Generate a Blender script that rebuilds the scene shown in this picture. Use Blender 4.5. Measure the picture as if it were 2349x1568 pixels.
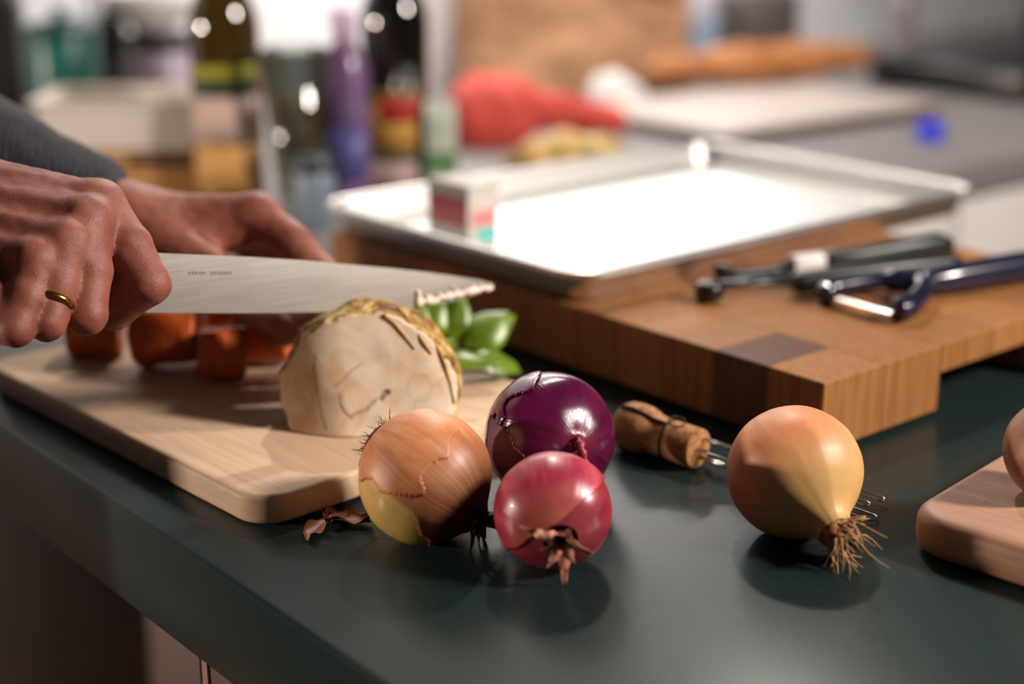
import bpy, bmesh, math, random
import numpy as np
from mathutils import Vector, Matrix, noise as mn

for o in list(bpy.data.objects): bpy.data.objects.remove(o)
scene = bpy.context.scene
COL = scene.collection
random.seed(7); RNG = np.random.default_rng(7)

# ------------------------------------------------------------------ camera, world, lights, exposure
FPX = 3400.0; CX, CY = 1174.5, 784.0; PITCH = math.radians(17.2); CAMH = 0.332
cam = bpy.data.cameras.new('camera'); cam_o = bpy.data.objects.new('camera', cam); COL.objects.link(cam_o)
cam.sensor_width = 36.0; cam.lens = FPX / 2349.0 * 36.0
cam_o.location = (0, 0, CAMH); cam_o.rotation_euler = (math.pi/2 - PITCH, 0, 0)
cam.clip_start = 0.02; cam.clip_end = 50
cam.dof.use_dof = True; cam.dof.focus_distance = 0.795; cam.dof.aperture_fstop = 2.4
scene.camera = cam_o

scene.view_settings.view_transform = 'Standard'; scene.view_settings.look = 'None'
scene.view_settings.exposure = 0.0; scene.view_settings.gamma = 1.0
scene.view_settings.use_curve_mapping = False

world = bpy.data.worlds.new('room_ambient'); scene.world = world; world.use_nodes = True
world.node_tree.nodes['Background'].inputs[0].default_value = (1.0, 0.90, 0.84, 1)
world.node_tree.nodes['Background'].inputs[1].default_value = 0.035

def lamp(name, loc, power, color, radius=0.05, target=None, kind='POINT', size=(0.3, 0.3)):
    l = bpy.data.lights.new(name, kind); l.energy = power; l.color = color
    if kind == 'AREA':
        l.shape = 'RECTANGLE'; l.size, l.size_y = size
    else:
        l.shadow_soft_size = radius
    o = bpy.data.objects.new(name, l); COL.objects.link(o); o.location = loc
    if target is not None:
        d = Vector(target) - Vector(loc); o.rotation_euler = d.to_track_quat('-Z', 'Y').to_euler()
    return o
lamp('ceiling_spot_back', (0.13, 2.0, 1.28), 50, (1.0, 0.92, 0.83), 0.03)
lamp('ceiling_lamp_right', (1.5, 0.40, 1.02), 57, (1.0, 0.89, 0.82), target=(0.1, 0.75, 0), kind='AREA', size=(0.22, 0.30))
lamp('room_lamp_left', (-2.6, 0.50, 0.30), 200, (1.0, 0.82, 0.70), 0.05)
strip = lamp('added_wall_fill', (0.275, 2.63, 0.62), 12, (1.0, 0.97, 0.96), kind='AREA', size=(1.5, 0.06)); strip.rotation_euler = (0, 0, math.radians(40.2))  # added fill light, unseen: brightens the back wall and the things before it

# ------------------------------------------------------------------ coordinates
def ray(px, py):
    x = (px-CX)/FPX; y = (py-CY)/FPX
    return np.array([x, math.cos(PITCH)-y*math.sin(PITCH), -math.sin(PITCH)-y*math.cos(PITCH)])
CAM = np.array([0, 0, CAMH])
def D(px, py, dep): return CAM + ray(px, py)*dep            # a point at a given depth in the room
def G(px, py, z=0.0):                                        # a point on a level surface
    d = ray(px, py); return CAM + d*((z-CAMH)/d[2])
KA = math.radians(40.2); KO = np.array([.186, .835])         # the kitchen's own axes: worktop runs
KX = np.array([math.cos(KA), math.sin(KA), 0]); KY = np.array([-math.sin(KA), math.cos(KA), 0])
def K(x, y, z=0.0): return np.array([KO[0], KO[1], 0]) + KX*x + KY*y + np.array([0, 0, z])
KM = Matrix.Translation((KO[0], KO[1], 0)) @ Matrix.Rotation(KA, 4, 'Z')

# ------------------------------------------------------------------ materials
def lin(c):
    if isinstance(c, str):
        c = [int(c[i:i+2], 16)/255 for i in (0, 2, 4)]
        c = [v/12.92 if v <= .04045 else ((v+.055)/1.055)**2.4 for v in c]
    return (*c[:3], 1.0)
class N:
    def __init__(s, name):
        s.m = bpy.data.materials.new(name); s.m.use_nodes = True
        s.t = s.m.node_tree; s.b = s.t.nodes['Principled BSDF']
    def n(s, t, **kw):
        n = s.t.nodes.new('ShaderNode'+t)
        for k, v in kw.items(): setattr(n, k, v)
        return n
    def l(s, a, b): s.t.links.new(a, b)
    def coord(s, kind='Object', scale=(1, 1, 1), rot=(0, 0, 0), attr=None):
        if attr: c = s.n('Attribute', attribute_name=attr).outputs['Vector']
        else: c = s.n('TexCoord').outputs[kind]
        m = s.n('Mapping'); m.inputs['Scale'].default_value = scale; m.inputs['Rotation'].default_value = rot
        s.l(c, m.inputs['Vector']); return m.outputs['Vector']
    def noise(s, vec, scale=5, detail=4, rough=.55, dist=0):
        n = s.n('TexNoise'); n.inputs['Scale'].default_value = scale; n.inputs['Detail'].default_value = detail
        n.inputs['Roughness'].default_value = rough; n.inputs['Distortion'].default_value = dist
        s.l(vec, n.inputs['Vector']); return n.outputs['Fac']
    def ramp(s, fac, stops):
        r = s.n('ValToRGB'); e = r.color_ramp.elements
        while len(e) < len(stops): e.new(.5)
        for i, (p, c) in enumerate(stops): e[i].position = p; e[i].color = lin(c)
        s.l(fac, r.inputs['Fac']); return r.outputs['Color']
    def mix(s, fac, a, b, mode='MIX'):
        m = s.n('Mix', data_type='RGBA', blend_type=mode)
        for sock, v in ((m.inputs[0], fac), (m.inputs[6], a), (m.inputs[7], b)):
            if hasattr(v, 'links'): s.l(v, sock)
            elif isinstance(v, (int, float)): sock.default_value = v
            else: sock.default_value = lin(v)
        return m.outputs[2]
    def math(s, op, a, b=0.0):
        m = s.n('Math', operation=op)
        for i, v in enumerate((a, b)):
            if hasattr(v, 'links'): s.l(v, m.inputs[i])
            else: m.inputs[i].default_value = v
        return m.outputs[0]
    def attr(s, name): return s.n('Attribute', attribute_name=name).outputs['Fac']
    def bump(s, h, strength=.3, dist=.001):
        b = s.n('Bump'); b.inputs['Strength'].default_value = strength; b.inputs['Distance'].default_value = dist
        s.l(h, b.inputs['Height']); s.l(b.outputs['Normal'], s.b.inputs['Normal'])
    def set(s, **kw):
        for k, v in kw.items():
            sock = s.b.inputs[k.replace('_', ' ')]
            if hasattr(v, 'links'): s.l(v, sock)
            elif isinstance(v, (str, tuple, list)) and sock.type == 'RGBA': sock.default_value = lin(v)
            else: sock.default_value = v
        return s.m
def plain(name, a, b=None, rough=.5, scale=30, bump=0, metal=0, stretch=(1, 1, 1), **kw):
    s = N(name); v = s.coord('Object', stretch); f = s.noise(v, scale)
    s.set(Base_Color=s.ramp(f, [(.3, a), (.7, b or a)]), Roughness=rough, Metallic=metal, **kw)
    if bump: s.bump(s.noise(v, scale*2.5, 6), bump)
    return s.m
def wood(name, a, b, c, axis='X', rough=.5, scale=1.0, rot=0):
    s = N(name); st = {'X': (4, 60, 60), 'Y': (60, 4, 60), 'Z': (60, 60, 4)}[axis]
    v = s.coord('Object', tuple(q*scale for q in st), (0, 0, rot))
    f = s.noise(v, 2.2, 6, .6, .8); g = s.noise(v, 9, 3, .6)
    base = s.ramp(f, [(.28, a), (.5, b), (.72, c)])
    col = s.mix(s.math('MULTIPLY', g, .25), base, c)
    s.set(Base_Color=col, Roughness=rough, Specular_IOR_Level=.35)
    s.bump(f, .12, .0006); return s.m

# ------------------------------------------------------------------ meshes
def link_mesh(name, me, mat=None, parent=None, mats=None):
    o = bpy.data.objects.new(name, me); COL.objects.link(o)
    for m in (mats or ([mat] if mat else [])):
        if len(me.materials) < len(mats or [mat]): me.materials.append(m)
    if parent is not None: o.parent = parent
    return o
def mesh_obj(name, verts, faces, mat, parent=None, smooth=True, origin=None):
    """verts in room coordinates; the object's origin is its parent's or `origin`"""
    v = np.asarray(verts, float)
    if parent is not None: org = np.array(parent['_w'])
    elif origin is not None: org = np.array(origin)
    else: org = np.array([v[:, 0].mean(), v[:, 1].mean(), v[:, 2].min()])
    me = bpy.data.meshes.new(name); me.from_pydata((v-org).tolist(), [], [tuple(int(i) for i in f) for f in faces]); me.update()
    if smooth: me.polygons.foreach_set('use_smooth', [True]*len(me.polygons))
    o = link_mesh(name, me, mat, parent)
    if parent is None: o.location = org
    o['_w'] = [float(q) for q in org]
    return o
def sharp(o, ang=35):
    bm = bmesh.new(); bm.from_mesh(o.data)
    for e in bm.edges:
        if len(e.link_faces) == 2 and e.calc_face_angle(0) > math.radians(ang): e.smooth = False
    bm.to_mesh(o.data); bm.free(); return o
def thing(name, loc, label, cat, group=None):
    o = bpy.data.objects.new(name, None); COL.objects.link(o); o.location = [float(q) for q in loc]
    o.empty_display_size = .02; o['_w'] = [float(q) for q in loc]
    return tag(o, label, cat, group)
def tag(o, label=None, cat=None, group=None, kind=None):
    if label: o['label'] = label
    if cat: o['category'] = cat
    if group: o['group'] = group
    if kind: o['kind'] = kind
    return o
def box_v(lo, hi, M=None, bev=0, seg=2):
    bm = bmesh.new(); bmesh.ops.create_cube(bm, size=1)
    lo, hi = Vector(lo), Vector(hi)
    for v in bm.verts: v.co = Vector([(lo[i]+hi[i])/2 + v.co[i]*(hi[i]-lo[i]) for i in range(3)])
    if bev: bmesh.ops.bevel(bm, geom=bm.edges[:], offset=bev, segments=seg, profile=.5, affect='EDGES')
    if M is not None: bm.transform(M)
    bm.verts.index_update()
    r = np.array([v.co[:] for v in bm.verts]), [[v.index for v in f.verts] for f in bm.faces]
    bm.free(); return r
def box(name, lo, hi, mat, parent=None, M=None, bev=0, seg=2):
    v, f = box_v(lo, hi, KM if M is None else M, bev, seg)
    return sharp(mesh_obj(name, v, f, mat, parent), 50)
def cat(*parts):
    V, F, n = [], [], 0
    for v, f in parts:
        V.append(np.asarray(v, float)); F += [[i+n for i in q] for q in f]; n += len(v)
    return np.vstack(V), F
def frame(axis):
    a = np.array(axis, float); a /= np.linalg.norm(a)
    r = np.array([0, 0, 1.0]) if abs(a[2]) < .9 else np.array([1.0, 0, 0])
    x = np.cross(r, a); x /= np.linalg.norm(x); return x, np.cross(a, x), a
def lathe_v(prof, origin, axis=(0, 0, 1), n=48, cap=True):
    x, y, a = frame(axis); V = []; F = []
    for r, z in prof:
        for k in range(n):
            t = 2*math.pi*k/n; V.append(np.array(origin)+a*z+(x*math.cos(t)+y*math.sin(t))*r)
    m = len(prof)
    for i in range(m-1):
        for k in range(n):
            k2 = (k+1) % n; F.append([i*n+k, i*n+k2, (i+1)*n+k2, (i+1)*n+k])
    if cap: F.append(list(range(n))[::-1]); F.append([(m-1)*n+k for k in range(n)])
    return np.array(V), F
def tube_v(pts, r, n=8, closed=False):
    pts = [np.array(p, float) for p in pts]; m = len(pts); V = []; F = []
    rr = r if hasattr(r, '__len__') else [r]*m
    prev = None
    for i, p in enumerate(pts):
        if closed: d = pts[(i+1) % m]-pts[i-1]
        else: d = pts[min(i+1, m-1)]-pts[max(i-1, 0)]
        d = d/(np.linalg.norm(d)+1e-12)
        if prev is None: x, y, _ = frame(d)
        else:
            x = prev-d*(prev@d); x /= np.linalg.norm(x); y = np.cross(d, x)
        prev = x
        for k in range(n):
            t = 2*math.pi*k/n; V.append(p+(x*math.cos(t)+y*math.sin(t))*rr[i])
    for i in range(m if closed else m-1):
        j = (i+1) % m
        for k in range(n):
            k2 = (k+1) % n; F.append([i*n+k, i*n+k2, j*n+k2, j*n+k])
    if not closed: F.append(list(range(n))[::-1]); F.append([(m-1)*n+k for k in range(n)])
    return np.array(V), F
def spline(pts, n=8):
    P = [np.array(p, float) for p in pts]; P = [2*P[0]-P[1]]+P+[2*P[-1]-P[-2]]; out = []
    for i in range(1, len(P)-2):
        for k in range(n):
            t = k/n; a, b, c, d = P[i-1], P[i], P[i+1], P[i+2]
            out.append(.5*(2*b+(c-a)*t+(2*a-5*b+4*c-d)*t*t+(3*b-a-3*c+d)*t**3))
    out.append(P[-2]); return out
def prism_v(outline, z0, z1, M=None, bev=0, seg=3):
    """outline: list of (x, y); extruded z0..z1 with rounded edges"""
    bm = bmesh.new(); vs = [bm.verts.new((x, y, z0)) for x, y in outline]
    f = bm.faces.new(vs); r = bmesh.ops.extrude_face_region(bm, geom=[f])
    for g in r['geom']:
        if isinstance(g, bmesh.types.BMVert): g.co.z = z1
    bmesh.ops.recalc_face_normals(bm, faces=bm.faces[:])
    if bev:
        es = [e for e in bm.edges if abs(e.verts[0].co.z-e.verts[1].co.z) < 1e-6]
        bmesh.ops.bevel(bm, geom=es, offset=bev, segments=seg, profile=.5, affect='EDGES')
    if M is not None: bm.transform(M)
    bm.verts.index_update()
    r = np.array([v.co[:] for v in bm.verts]), [[v.index for v in f.verts] for f in bm.faces]
    bm.free(); return r
def round_rect(w, h, r, n=8):
    o = []
    for cx, cy, a0 in ((w-r, r, -90), (w-r, h-r, 0), (r, h-r, 90), (r, r, 180)):
        for k in range(n+1):
            a = math.radians(a0+90*k/n); o.append((cx+r*math.cos(a), cy+r*math.sin(a)))
    return o

# ---- signed distance modelling (hands, celeriac, cloth): naive surface nets
def surfnet(f, lo, hi, h):
    lo = np.array(lo, np.float32); n = np.ceil((np.array(hi)-lo)/h).astype(int)+1
    ax = [lo[i]+h*np.arange(n[i], dtype=np.float32) for i in range(3)]
    V = np.empty(n, np.float32)
    for i0 in range(0, n[0], 16):
        X, Y, Z = np.meshgrid(ax[0][i0:i0+16], ax[1], ax[2], indexing='ij')
        V[i0:i0+16] = f(np.stack([X, Y, Z], -1).reshape(-1, 3)).reshape(X.shape)
    c = n-1; S = np.zeros((*c, 3), np.float32); C = np.zeros(c, np.float32)
    sl = lambda o: tuple(slice(o[i], o[i]+c[i]) for i in range(3))
    corners = [(a, b, d) for a in (0, 1) for b in (0, 1) for d in (0, 1)]
    for p in corners:
        for axi in range(3):
            if p[axi]: continue
            q = list(p); q[axi] = 1
            a, b = V[sl(p)], V[sl(q)]; m = (a < 0) != (b < 0)
            t = np.where(m, a/np.where(m, a-b, 1), 0)
            for k in range(3):
                S[..., k] += np.where(m, p[k]+(t if k == axi else 0), 0)
            C += m
    act = C > 0; idx = -np.ones(c, int); idx[act] = np.arange(act.sum())
    ijk = np.argwhere(act); P = lo+h*(ijk+S[act]/C[act][:, None])
    F = []
    for axi in range(3):
        a = V; o1, o2 = [(1, 2), (2, 0), (0, 1)][axi]
        s0 = [slice(1, n[i]-1) for i in range(3)]; s1 = list(s0)
        s0[axi] = slice(0, n[axi]-1); s1[axi] = slice(1, n[axi])
        A, B = V[tuple(s0)] < 0, V[tuple(s1)] < 0
        loc = np.argwhere(A != B); flip = A[tuple(loc.T)]
        base = loc.copy()
        for i in range(3):
            if i != axi: base[:, i] += 1
        def cell(d1, d2):
            q = base.copy(); q[:, o1] -= d1; q[:, o2] -= d2; return idx[tuple(q.T)]
        quad = np.stack([cell(1, 1), cell(0, 1), cell(0, 0), cell(1, 0)], -1)
        quad[~flip] = quad[~flip][:, ::-1]
        F.append(quad)
    F = np.vstack(F); return P, F[(F >= 0).all(1)]
def cone(p, a, b, ra, rb):
    a = np.array(a, np.float32); b = np.array(b, np.float32); d = b-a
    t = np.clip(((p-a)@d)/(d@d), 0, 1)
    return np.linalg.norm(p-a-t[:, None]*d, axis=1)-(ra+(rb-ra)*t)
def ball(p, c, r): return np.linalg.norm(p-np.array(c, np.float32), axis=1)-r
def smin(a, b, k):
    h = np.clip(.5+.5*(b-a)/k, 0, 1); return b*(1-h)+a*h-k*h*(1-h)
def chain(p, pts, rad, k=.004):
    d = None
    for i in range(len(pts)-1):
        c = cone(p, pts[i], pts[i+1], rad[i], rad[i+1]); d = c if d is None else smin(d, c, k)
    return d
def n3(p, s, seed=0.0):
    """cheap smooth pseudo noise, vectorised"""
    x, y, z = (p*s+seed).T
    return (np.sin(x*1.7+1.3*np.sin(y*1.1+.5*z))+np.sin(y*1.9+1.2*np.sin(z*1.3+.7*x))+np.sin(z*1.6+1.4*np.sin(x*1.2+.4*y)))/3
def sdf_obj(name, f, lo, hi, h, mat, parent=None, origin=None):
    P, F = surfnet(f, lo, hi, h); return mesh_obj(name, P, F, mat, parent, origin=origin)

# ------------------------------------------------------------------ shared materials
M_wall = plain('painted_wall', 'dcdde0', 'd6d7da', .6, 3)
M_floor = plain('floor_oak', '8a6a4c', '7a5c40', .5, 6, stretch=(1, 8, 1))
M_black = plain('black_plastic', '0c0c0d', '131314', .32, 40)
M_white = plain('white_lacquer', 'd9d6d2', 'cfccc8', .45, 10)
def stone():
    s = N('dark_green_laminate'); v = s.coord()
    s.set(Base_Color=s.ramp(s.noise(v, 400, 2), [(.35, '1b2827'), (.65, '212e2d')]),
          Roughness=s.n('MapRange').outputs[0], Specular_IOR_Level=.15)
    mr = s.t.nodes['Map Range']; s.l(s.noise(v, 9, 5), mr.inputs[0]); mr.inputs[3].default_value = .26; mr.inputs[4].default_value = .31
    s.bump(s.noise(v, 900, 2), .05, .0003); return s.m
M_top = stone()
M_grey = plain('grey_laminate', '827e7c', '767270', .4, 12)

# ------------------------------------------------------------------ the room and the worktops
tag(box('floor', (-3, -3, -.95), (4, 1.5, -.90), M_floor), kind='structure')
tag(box('wall_back', (-1.6, 1.5, -.90), (4, 1.6, 1.7), M_wall), kind='structure')

t = tag(box('worktop', (-.355, -1.6, -.062), (.375, .5, 0), M_top, bev=.0025), 'dark green-grey worktop slab that carries the onions and chopping boards', 'worktop')
cab = thing('base_cabinet', K(0, -.5, -.9), 'dusky brown base cabinet below the dark green-grey worktop', 'cabinet')
M_cab = plain('brown_lacquer', '5c463e', '523d36', .45, 14); M_cabe = plain('cabinet_lit_edge', '9a7d70', '8c7064', .4, 20)  # paler edge colour stands for light caught on the door bevels
box('body', (-.322, -1.55, -.9), (.35, .495, -.064), M_cab, cab)
for y0 in (-.72, -.285, .15, -1.155):
    o = box('door', (-.341, y0+.0025, -.86), (-.3225, y0+.4325, -.0665), M_cab, cab, bev=.0015)
    box('painted_edge_light', (-.3425, y0+.0045, -.074), (-.3405, y0+.4305, -.068), M_cabe, o)
    box('painted_edge_light', (-.3425, y0+.4265, -.86), (-.3405, y0+.4325, -.0745), M_cabe, o)
M_ucab = plain('dark_walnut_lacquer', '2e2420', '382c26', .5, 10)
uc = thing('added_dark_cabinet', K(2.0, 1.33, .62), 'unseen dark cabinet added above the pale grey worktop to darken reflections', 'cabinet')  # unseen, added so the right of the dark worktop reflects something dark
box('body', (1.42, 1.18, .62), (2.62, 1.495, 1.45), M_ucab, uc)
for i in range(2): box('door', (1.422+i*.6, 1.16, .622), (2.016+i*.6, 1.1795, 1.448), M_ucab, uc, bev=.002)
tag(box('worktop', (-.355, .502, -.04), (2.6, 1.498, 0), M_grey, bev=.003), 'pale grey worktop along the back wall under bottles and bread', 'worktop')
cb = thing('base_cabinet', K(1.2, 1, -.9), 'white base cabinet run below the pale grey worktop', 'cabinet')
box('body', (-.33, .542, -.9), (2.58, 1.48, -.042), M_white, cb)
for i in range(4):
    x0 = .385+i*.545; d = box('door', (x0+.003, .518, -.8), (x0+.54, .539, -.05), M_white, cb, bev=.002)
    box('handle', (x0+.2, .505, -.12), (x0+.35, .5175, -.11), plain('steel_handle', 'a8a8a8', '9a9a9a', .3, 20, metal=1) if i == 0 else bpy.data.materials['steel_handle'], d, bev=.002)

# ------------------------------------------------------------------ end-grain block, built of its glued pieces
def tile_wood(name, a, b, c):
    s = N(name); v = s.coord('Object', (150, 150, 7)); r = s.n('ObjectInfo').outputs['Random']
    ad = s.n('VectorMath', operation='ADD'); s.l(v, ad.inputs[0])
    cmb = s.n('CombineXYZ'); s.l(s.math('MULTIPLY', r, 37.0), cmb.inputs[0]); s.l(s.math('MULTIPLY', r, 91.0), cmb.inputs[1]); s.l(cmb.outputs[0], ad.inputs[1])
    f = s.noise(ad.outputs[0], 2.0, 5, .6, .4)
    base = s.ramp(f, [(.3, a), (.5, b), (.7, c)])
    dk = s.mix(s.math('MULTIPLY', r, .25), base, a)
    s.set(Base_Color=dk, Roughness=.55, Specular_IOR_Level=.22); s.bump(f, .08, .0004); return s.m
TW = [tile_wood('end_grain_a', '784b25', '8e6036', '9d6c42'), tile_wood('end_grain_b', '7f5129', '96663b', 'a57347'),
      tile_wood('end_grain_c', '704522', '865832', '95653d'), tile_wood('end_grain_dark', '4c3124', '5a3c2d', '664636')]
blk = thing('butcher_block', K(.18, .264, 0), 'thick end-grain butcher block of glued brown pieces under the baking tray', 'chopping board')
TX, TY, NXT, NYT, ZB, ZT = .06, .044, 6, 12, .003, .0475
def tile_mesh(z0):
    v, f = box_v((.0001, .0001, z0), (TX-.0001, TY-.0001, ZT), None, .0005, 1)
    me = bpy.data.meshes.new('wood_piece'); me.from_pydata(v.tolist(), [], f); me.materials.append(TW[0]); return me
me_full, me_notch = tile_mesh(ZB), tile_mesh(.0285)
for i in range(NXT):
    for j in range(NYT):
        o = bpy.data.objects.new('wood_piece', me_notch if (j == 0 and i in (2, 3)) else me_full); COL.objects.link(o); o.parent = blk
        p = K(i*TX, j*TY)-np.array(blk['_w']); o.location = p; o.rotation_euler = (0, 0, KA)
        o.material_slots[0].link = 'OBJECT'
        o.material_slots[0].material = TW[3] if (i, j) in ((0, 1), (3, 8), (5, 10)) else TW[random.choice((0, 0, 1, 1, 2))]
for x in (.03, .33):
    for y in (.07, .46):
        mesh_obj('foot', *lathe_v([(.012, 0), (.012, .0029)], K(x, y, .0001), n=20), M_black, blk)

# ------------------------------------------------------------------ baking tray
def tray():
    s = N('brushed_aluminium'); v = s.coord('Object', (2, 60, 60)); f = s.noise(v, 6, 4)
    s.set(Base_Color=s.ramp(f, [(.3, 'dcdad6'), (.7, 'e9e7e3')]), Metallic=1.0, Roughness=.36); s.bump(f, .03, .0003)
    t = thing('baking_tray', K(.24, .375, ZT), 'shiny aluminium baking tray lying on the butcher block', 'baking tray')
    W, H, z0 = .478, .325, ZT+.0006
    rings = []
    for ins, z in ((.012, 0.0), (.0085, .0006), (.006, .004), (.0012, .0225), (0, .0245), (-.003, .0255), (-.0055, .0245), (-.006, .021), (-.0045, .0208),
                   (-.0042, .0235), (-.003, .0245), (.0004, .0238), (.0018, .0222), (.0068, .0040), (.0092, .0014), (.013, .0010)):
        o = round_rect(W-2*ins, H-2*ins, max(.022-ins, .006), 6); rings.append([(x+ins, y+ins, z) for x, y in o])
    n = len(rings[0]); V = [K(.0+x, .212+y, z0+z) for r in rings for x, y, z in r]; F = []
    for i in range(len(rings)-1):
        for k in range(n): F.append([i*n+k, i*n+(k+1) % n, (i+1)*n+(k+1) % n, (i+1)*n+k])
    F.append(list(range(n))[::-1]); F.append([(len(rings)-1)*n+k for k in range(n)])
    o = mesh_obj('pan', V, F, s.m, t); sharp(o, 40)
    x = .478; return t
tray()

# ------------------------------------------------------------------ pale wooden board in front
BU = np.array([.688, -.725, 0]); BW = np.array([.725, .688, 0])
M_maple = wood('pale_beech', 'b8967a', 'c9a98a', 'd6bb9c', 'X', .55, .9)
BM = Matrix.Translation((-.3648, .9693, 0)) @ Matrix(((BU[0], BW[0], 0, 0), (BU[1], BW[1], 0, 0), (0, 0, 1, 0), (0, 0, 0, 1)))
def oriented(name, outline, z0, z1, M, bev, mat, parent=None, seg=3):
    v, f = prism_v(outline, z0, z1, None, bev, seg)
    me = bpy.data.meshes.new(name); me.from_pydata(v.tolist(), [], f)
    me.polygons.foreach_set('use_smooth', [True]*len(me.polygons)); me.materials.append(mat)
    o = bpy.data.objects.new(name, me); COL.objects.link(o); o.matrix_world = M; o['_w'] = list(M.translation)
    return sharp(o, 50)
tag(oriented('chopping_board', round_rect(.335, .238, .022), .0003, .018, BM, .0035, M_maple),
    'pale beech chopping board with rounded corners carrying celeriac and carrots', 'chopping board')
a2 = math.radians(-43)
RM = Matrix.Translation((.2005, .7045, 0)) @ Matrix.Rotation(a2, 4, 'Z')
M_ash = wood('pinkish_beech', '8a6450', 'a0775f', 'b58c70', 'X', .5, .8)
tag(oriented('chopping_board', round_rect(.30, .20, .024), .0003, .024, RM, .008, M_ash, seg=5),
    'thick rounded wooden board cut off by the right edge of the picture', 'chopping board')

# ------------------------------------------------------------------ onions
def interp_prof(prof, n):
    pts = spline([(r, z, 0) for r, z in prof], 10); L = [0]
    for i in range(1, len(pts)): L.append(L[-1]+np.linalg.norm(pts[i]-pts[i-1]))
    t = np.linspace(0, L[-1], n)
    return np.interp(t, L, [p[0] for p in pts]), np.interp(t, L, [p[1] for p in pts])
PROF = [(.0, -.945), (.12, -.95), (.30, -.925), (.55, -.82), (.82, -.56), (.975, -.22), (1.0, .05), (.93, .38), (.74, .66), (.50, .83), (.30, .94), (.18, 1.04), (.125, 1.14), (.11, 1.22)]
def cam_axis(r, d, t):     # right, down, towards the viewer -> room direction
    v = r*np.array([1, 0, 0.])-d*np.array([0, math.sin(PITCH), math.cos(PITCH)])+t*np.array([0, -math.cos(PITCH), math.sin(PITCH)])
    return v/np.linalg.norm(v)
def bulb_v(c, R, axis, scale=1.0, nu=120, nv=72, prof=PROF, seed=0, rib=.006, t0=0, t1=1, squash=1.0):
    x, y, a = frame(axis); r, z = interp_prof(prof, nv); V = []; uvw = []
    for i in range(nv):
        tt = i/(nv-1)
        for k in range(nu):
            ang = 2*math.pi*k/nu; dn = np.array([math.cos(ang), math.sin(ang)])
            w = 1+rib*(mn.noise(Vector((dn[0]*3+seed, dn[1]*3, tt*1.2)))*1.6+mn.noise(Vector((dn[0]*9, dn[1]*9+seed, tt*.8)))*(.4+2.2*max(0, tt-.6)))
            w += .02*mn.noise(Vector((dn[0]*1.1+seed*3, dn[1]*1.1, tt*2+seed)))
            V.append(np.array(c)+R*scale*(a*z[i]*squash+(x*dn[0]+y*dn[1])*r[i]*w)); uvw.append((dn[0], dn[1], tt))
    F = []
    for i in range(nv-1):
        for k in range(nu): F.append([i*nu+k, i*nu+(k+1) % nu, (i+1)*nu+(k+1) % nu, (i+1)*nu+k])
    return np.array(V), F, np.array(uvw)
def add_attr(o, name, data, kind='FLOAT_VECTOR'):
    at = o.data.attributes.new(name, kind, 'POINT'); key = 'vector' if kind == 'FLOAT_VECTOR' else 'value'
    at.data.foreach_set(key, np.asarray(data, np.float32).ravel())
def onion_mat(name, pale, mid, dark, tip, rough=.42, streak=1.0, coat=.0, spec=.5, bump=.15, stripes=(22, 22, 1.3), tipw=(.62, .95), root=None, sss=.08):
    s = N(name); at = s.n('Attribute', attribute_name='mer')
    mp = s.n('Mapping'); mp.inputs['Scale'].default_value = stripes; s.l(at.outputs['Vector'], mp.inputs['Vector'])
    f = s.noise(mp.outputs['Vector'], 1.0, 6, .62, .3)
    mp2 = s.n('Mapping'); mp2.inputs['Scale'].default_value = (2.2, 2.2, 2.6); s.l(at.outputs['Vector'], mp2.inputs['Vector'])
    g = s.noise(mp2.outputs['Vector'], 1.0, 4, .6, .5)
    mixf = s.math('ADD', s.math('MULTIPLY', f, .5*streak), s.math('MULTIPLY', g, 1-.5*streak))
    col = s.ramp(mixf, [(.36, pale), (.5, mid), (.66, dark)])
    sep = s.n('SeparateXYZ'); s.l(at.outputs['Vector'], sep.inputs[0])
    mr = s.n('MapRange'); mr.inputs[1].default_value, mr.inputs[2].default_value = tipw; s.l(sep.outputs[2], mr.inputs[0])
    tf = s.math('MULTIPLY', mr.outputs[0], s.math('ADD', .55, f))
    tf.node.use_clamp = True
    col = s.mix(tf, col, tip)
    s.set(Base_Color=col, Roughness=rough, Coat_Weight=coat, Coat_Roughness=.12, Specular_IOR_Level=spec, Subsurface_Weight=sss, Subsurface_Scale=.004)
    s.b.inputs['Subsurface Radius'].default_value = (1, .4, .2)
    s.bump(f, bump, .0008); return s.m
def bulb(parent, c, R, axis, mat, seed, name='bulb', **kw):
    V, F, U = bulb_v(c, R, axis, seed=seed, **kw); o = mesh_obj(name, V, F, mat, parent); add_attr(o, 'mer', U); return o
def loose_skin(parent, c, R, axis, mat, seed, test, name='loose_skin', scale=1.012, curl=.05, **kw):
    V, F, U = bulb_v(c, R, axis, scale=scale, seed=seed, nu=160, nv=96, **kw)
    val = np.array([test(V[i], U[i]) for i in range(len(V))])           # >0 keep
    keep = [f for f in F if all(val[i] > 0 for i in f)]
    lift = np.clip((.10-val)/.10, 0, 1)*curl*R
    ctr = np.array(c); dirs = V-ctr; dirs /= np.linalg.norm(dirs, axis=1)[:, None]; V = V+dirs*(lift**1.5*1.0)[:, None]
    used = sorted({i for f in keep for i in f}); mp = {u: i for i, u in enumerate(used)}
    o = mesh_obj(name, V[used], [[mp[i] for i in f] for f in keep], mat, parent); add_attr(o, 'mer', U[used])
    md = o.modifiers.new('thickness', 'SOLIDIFY'); md.thickness = .0003; md.offset = 1; return o
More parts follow.
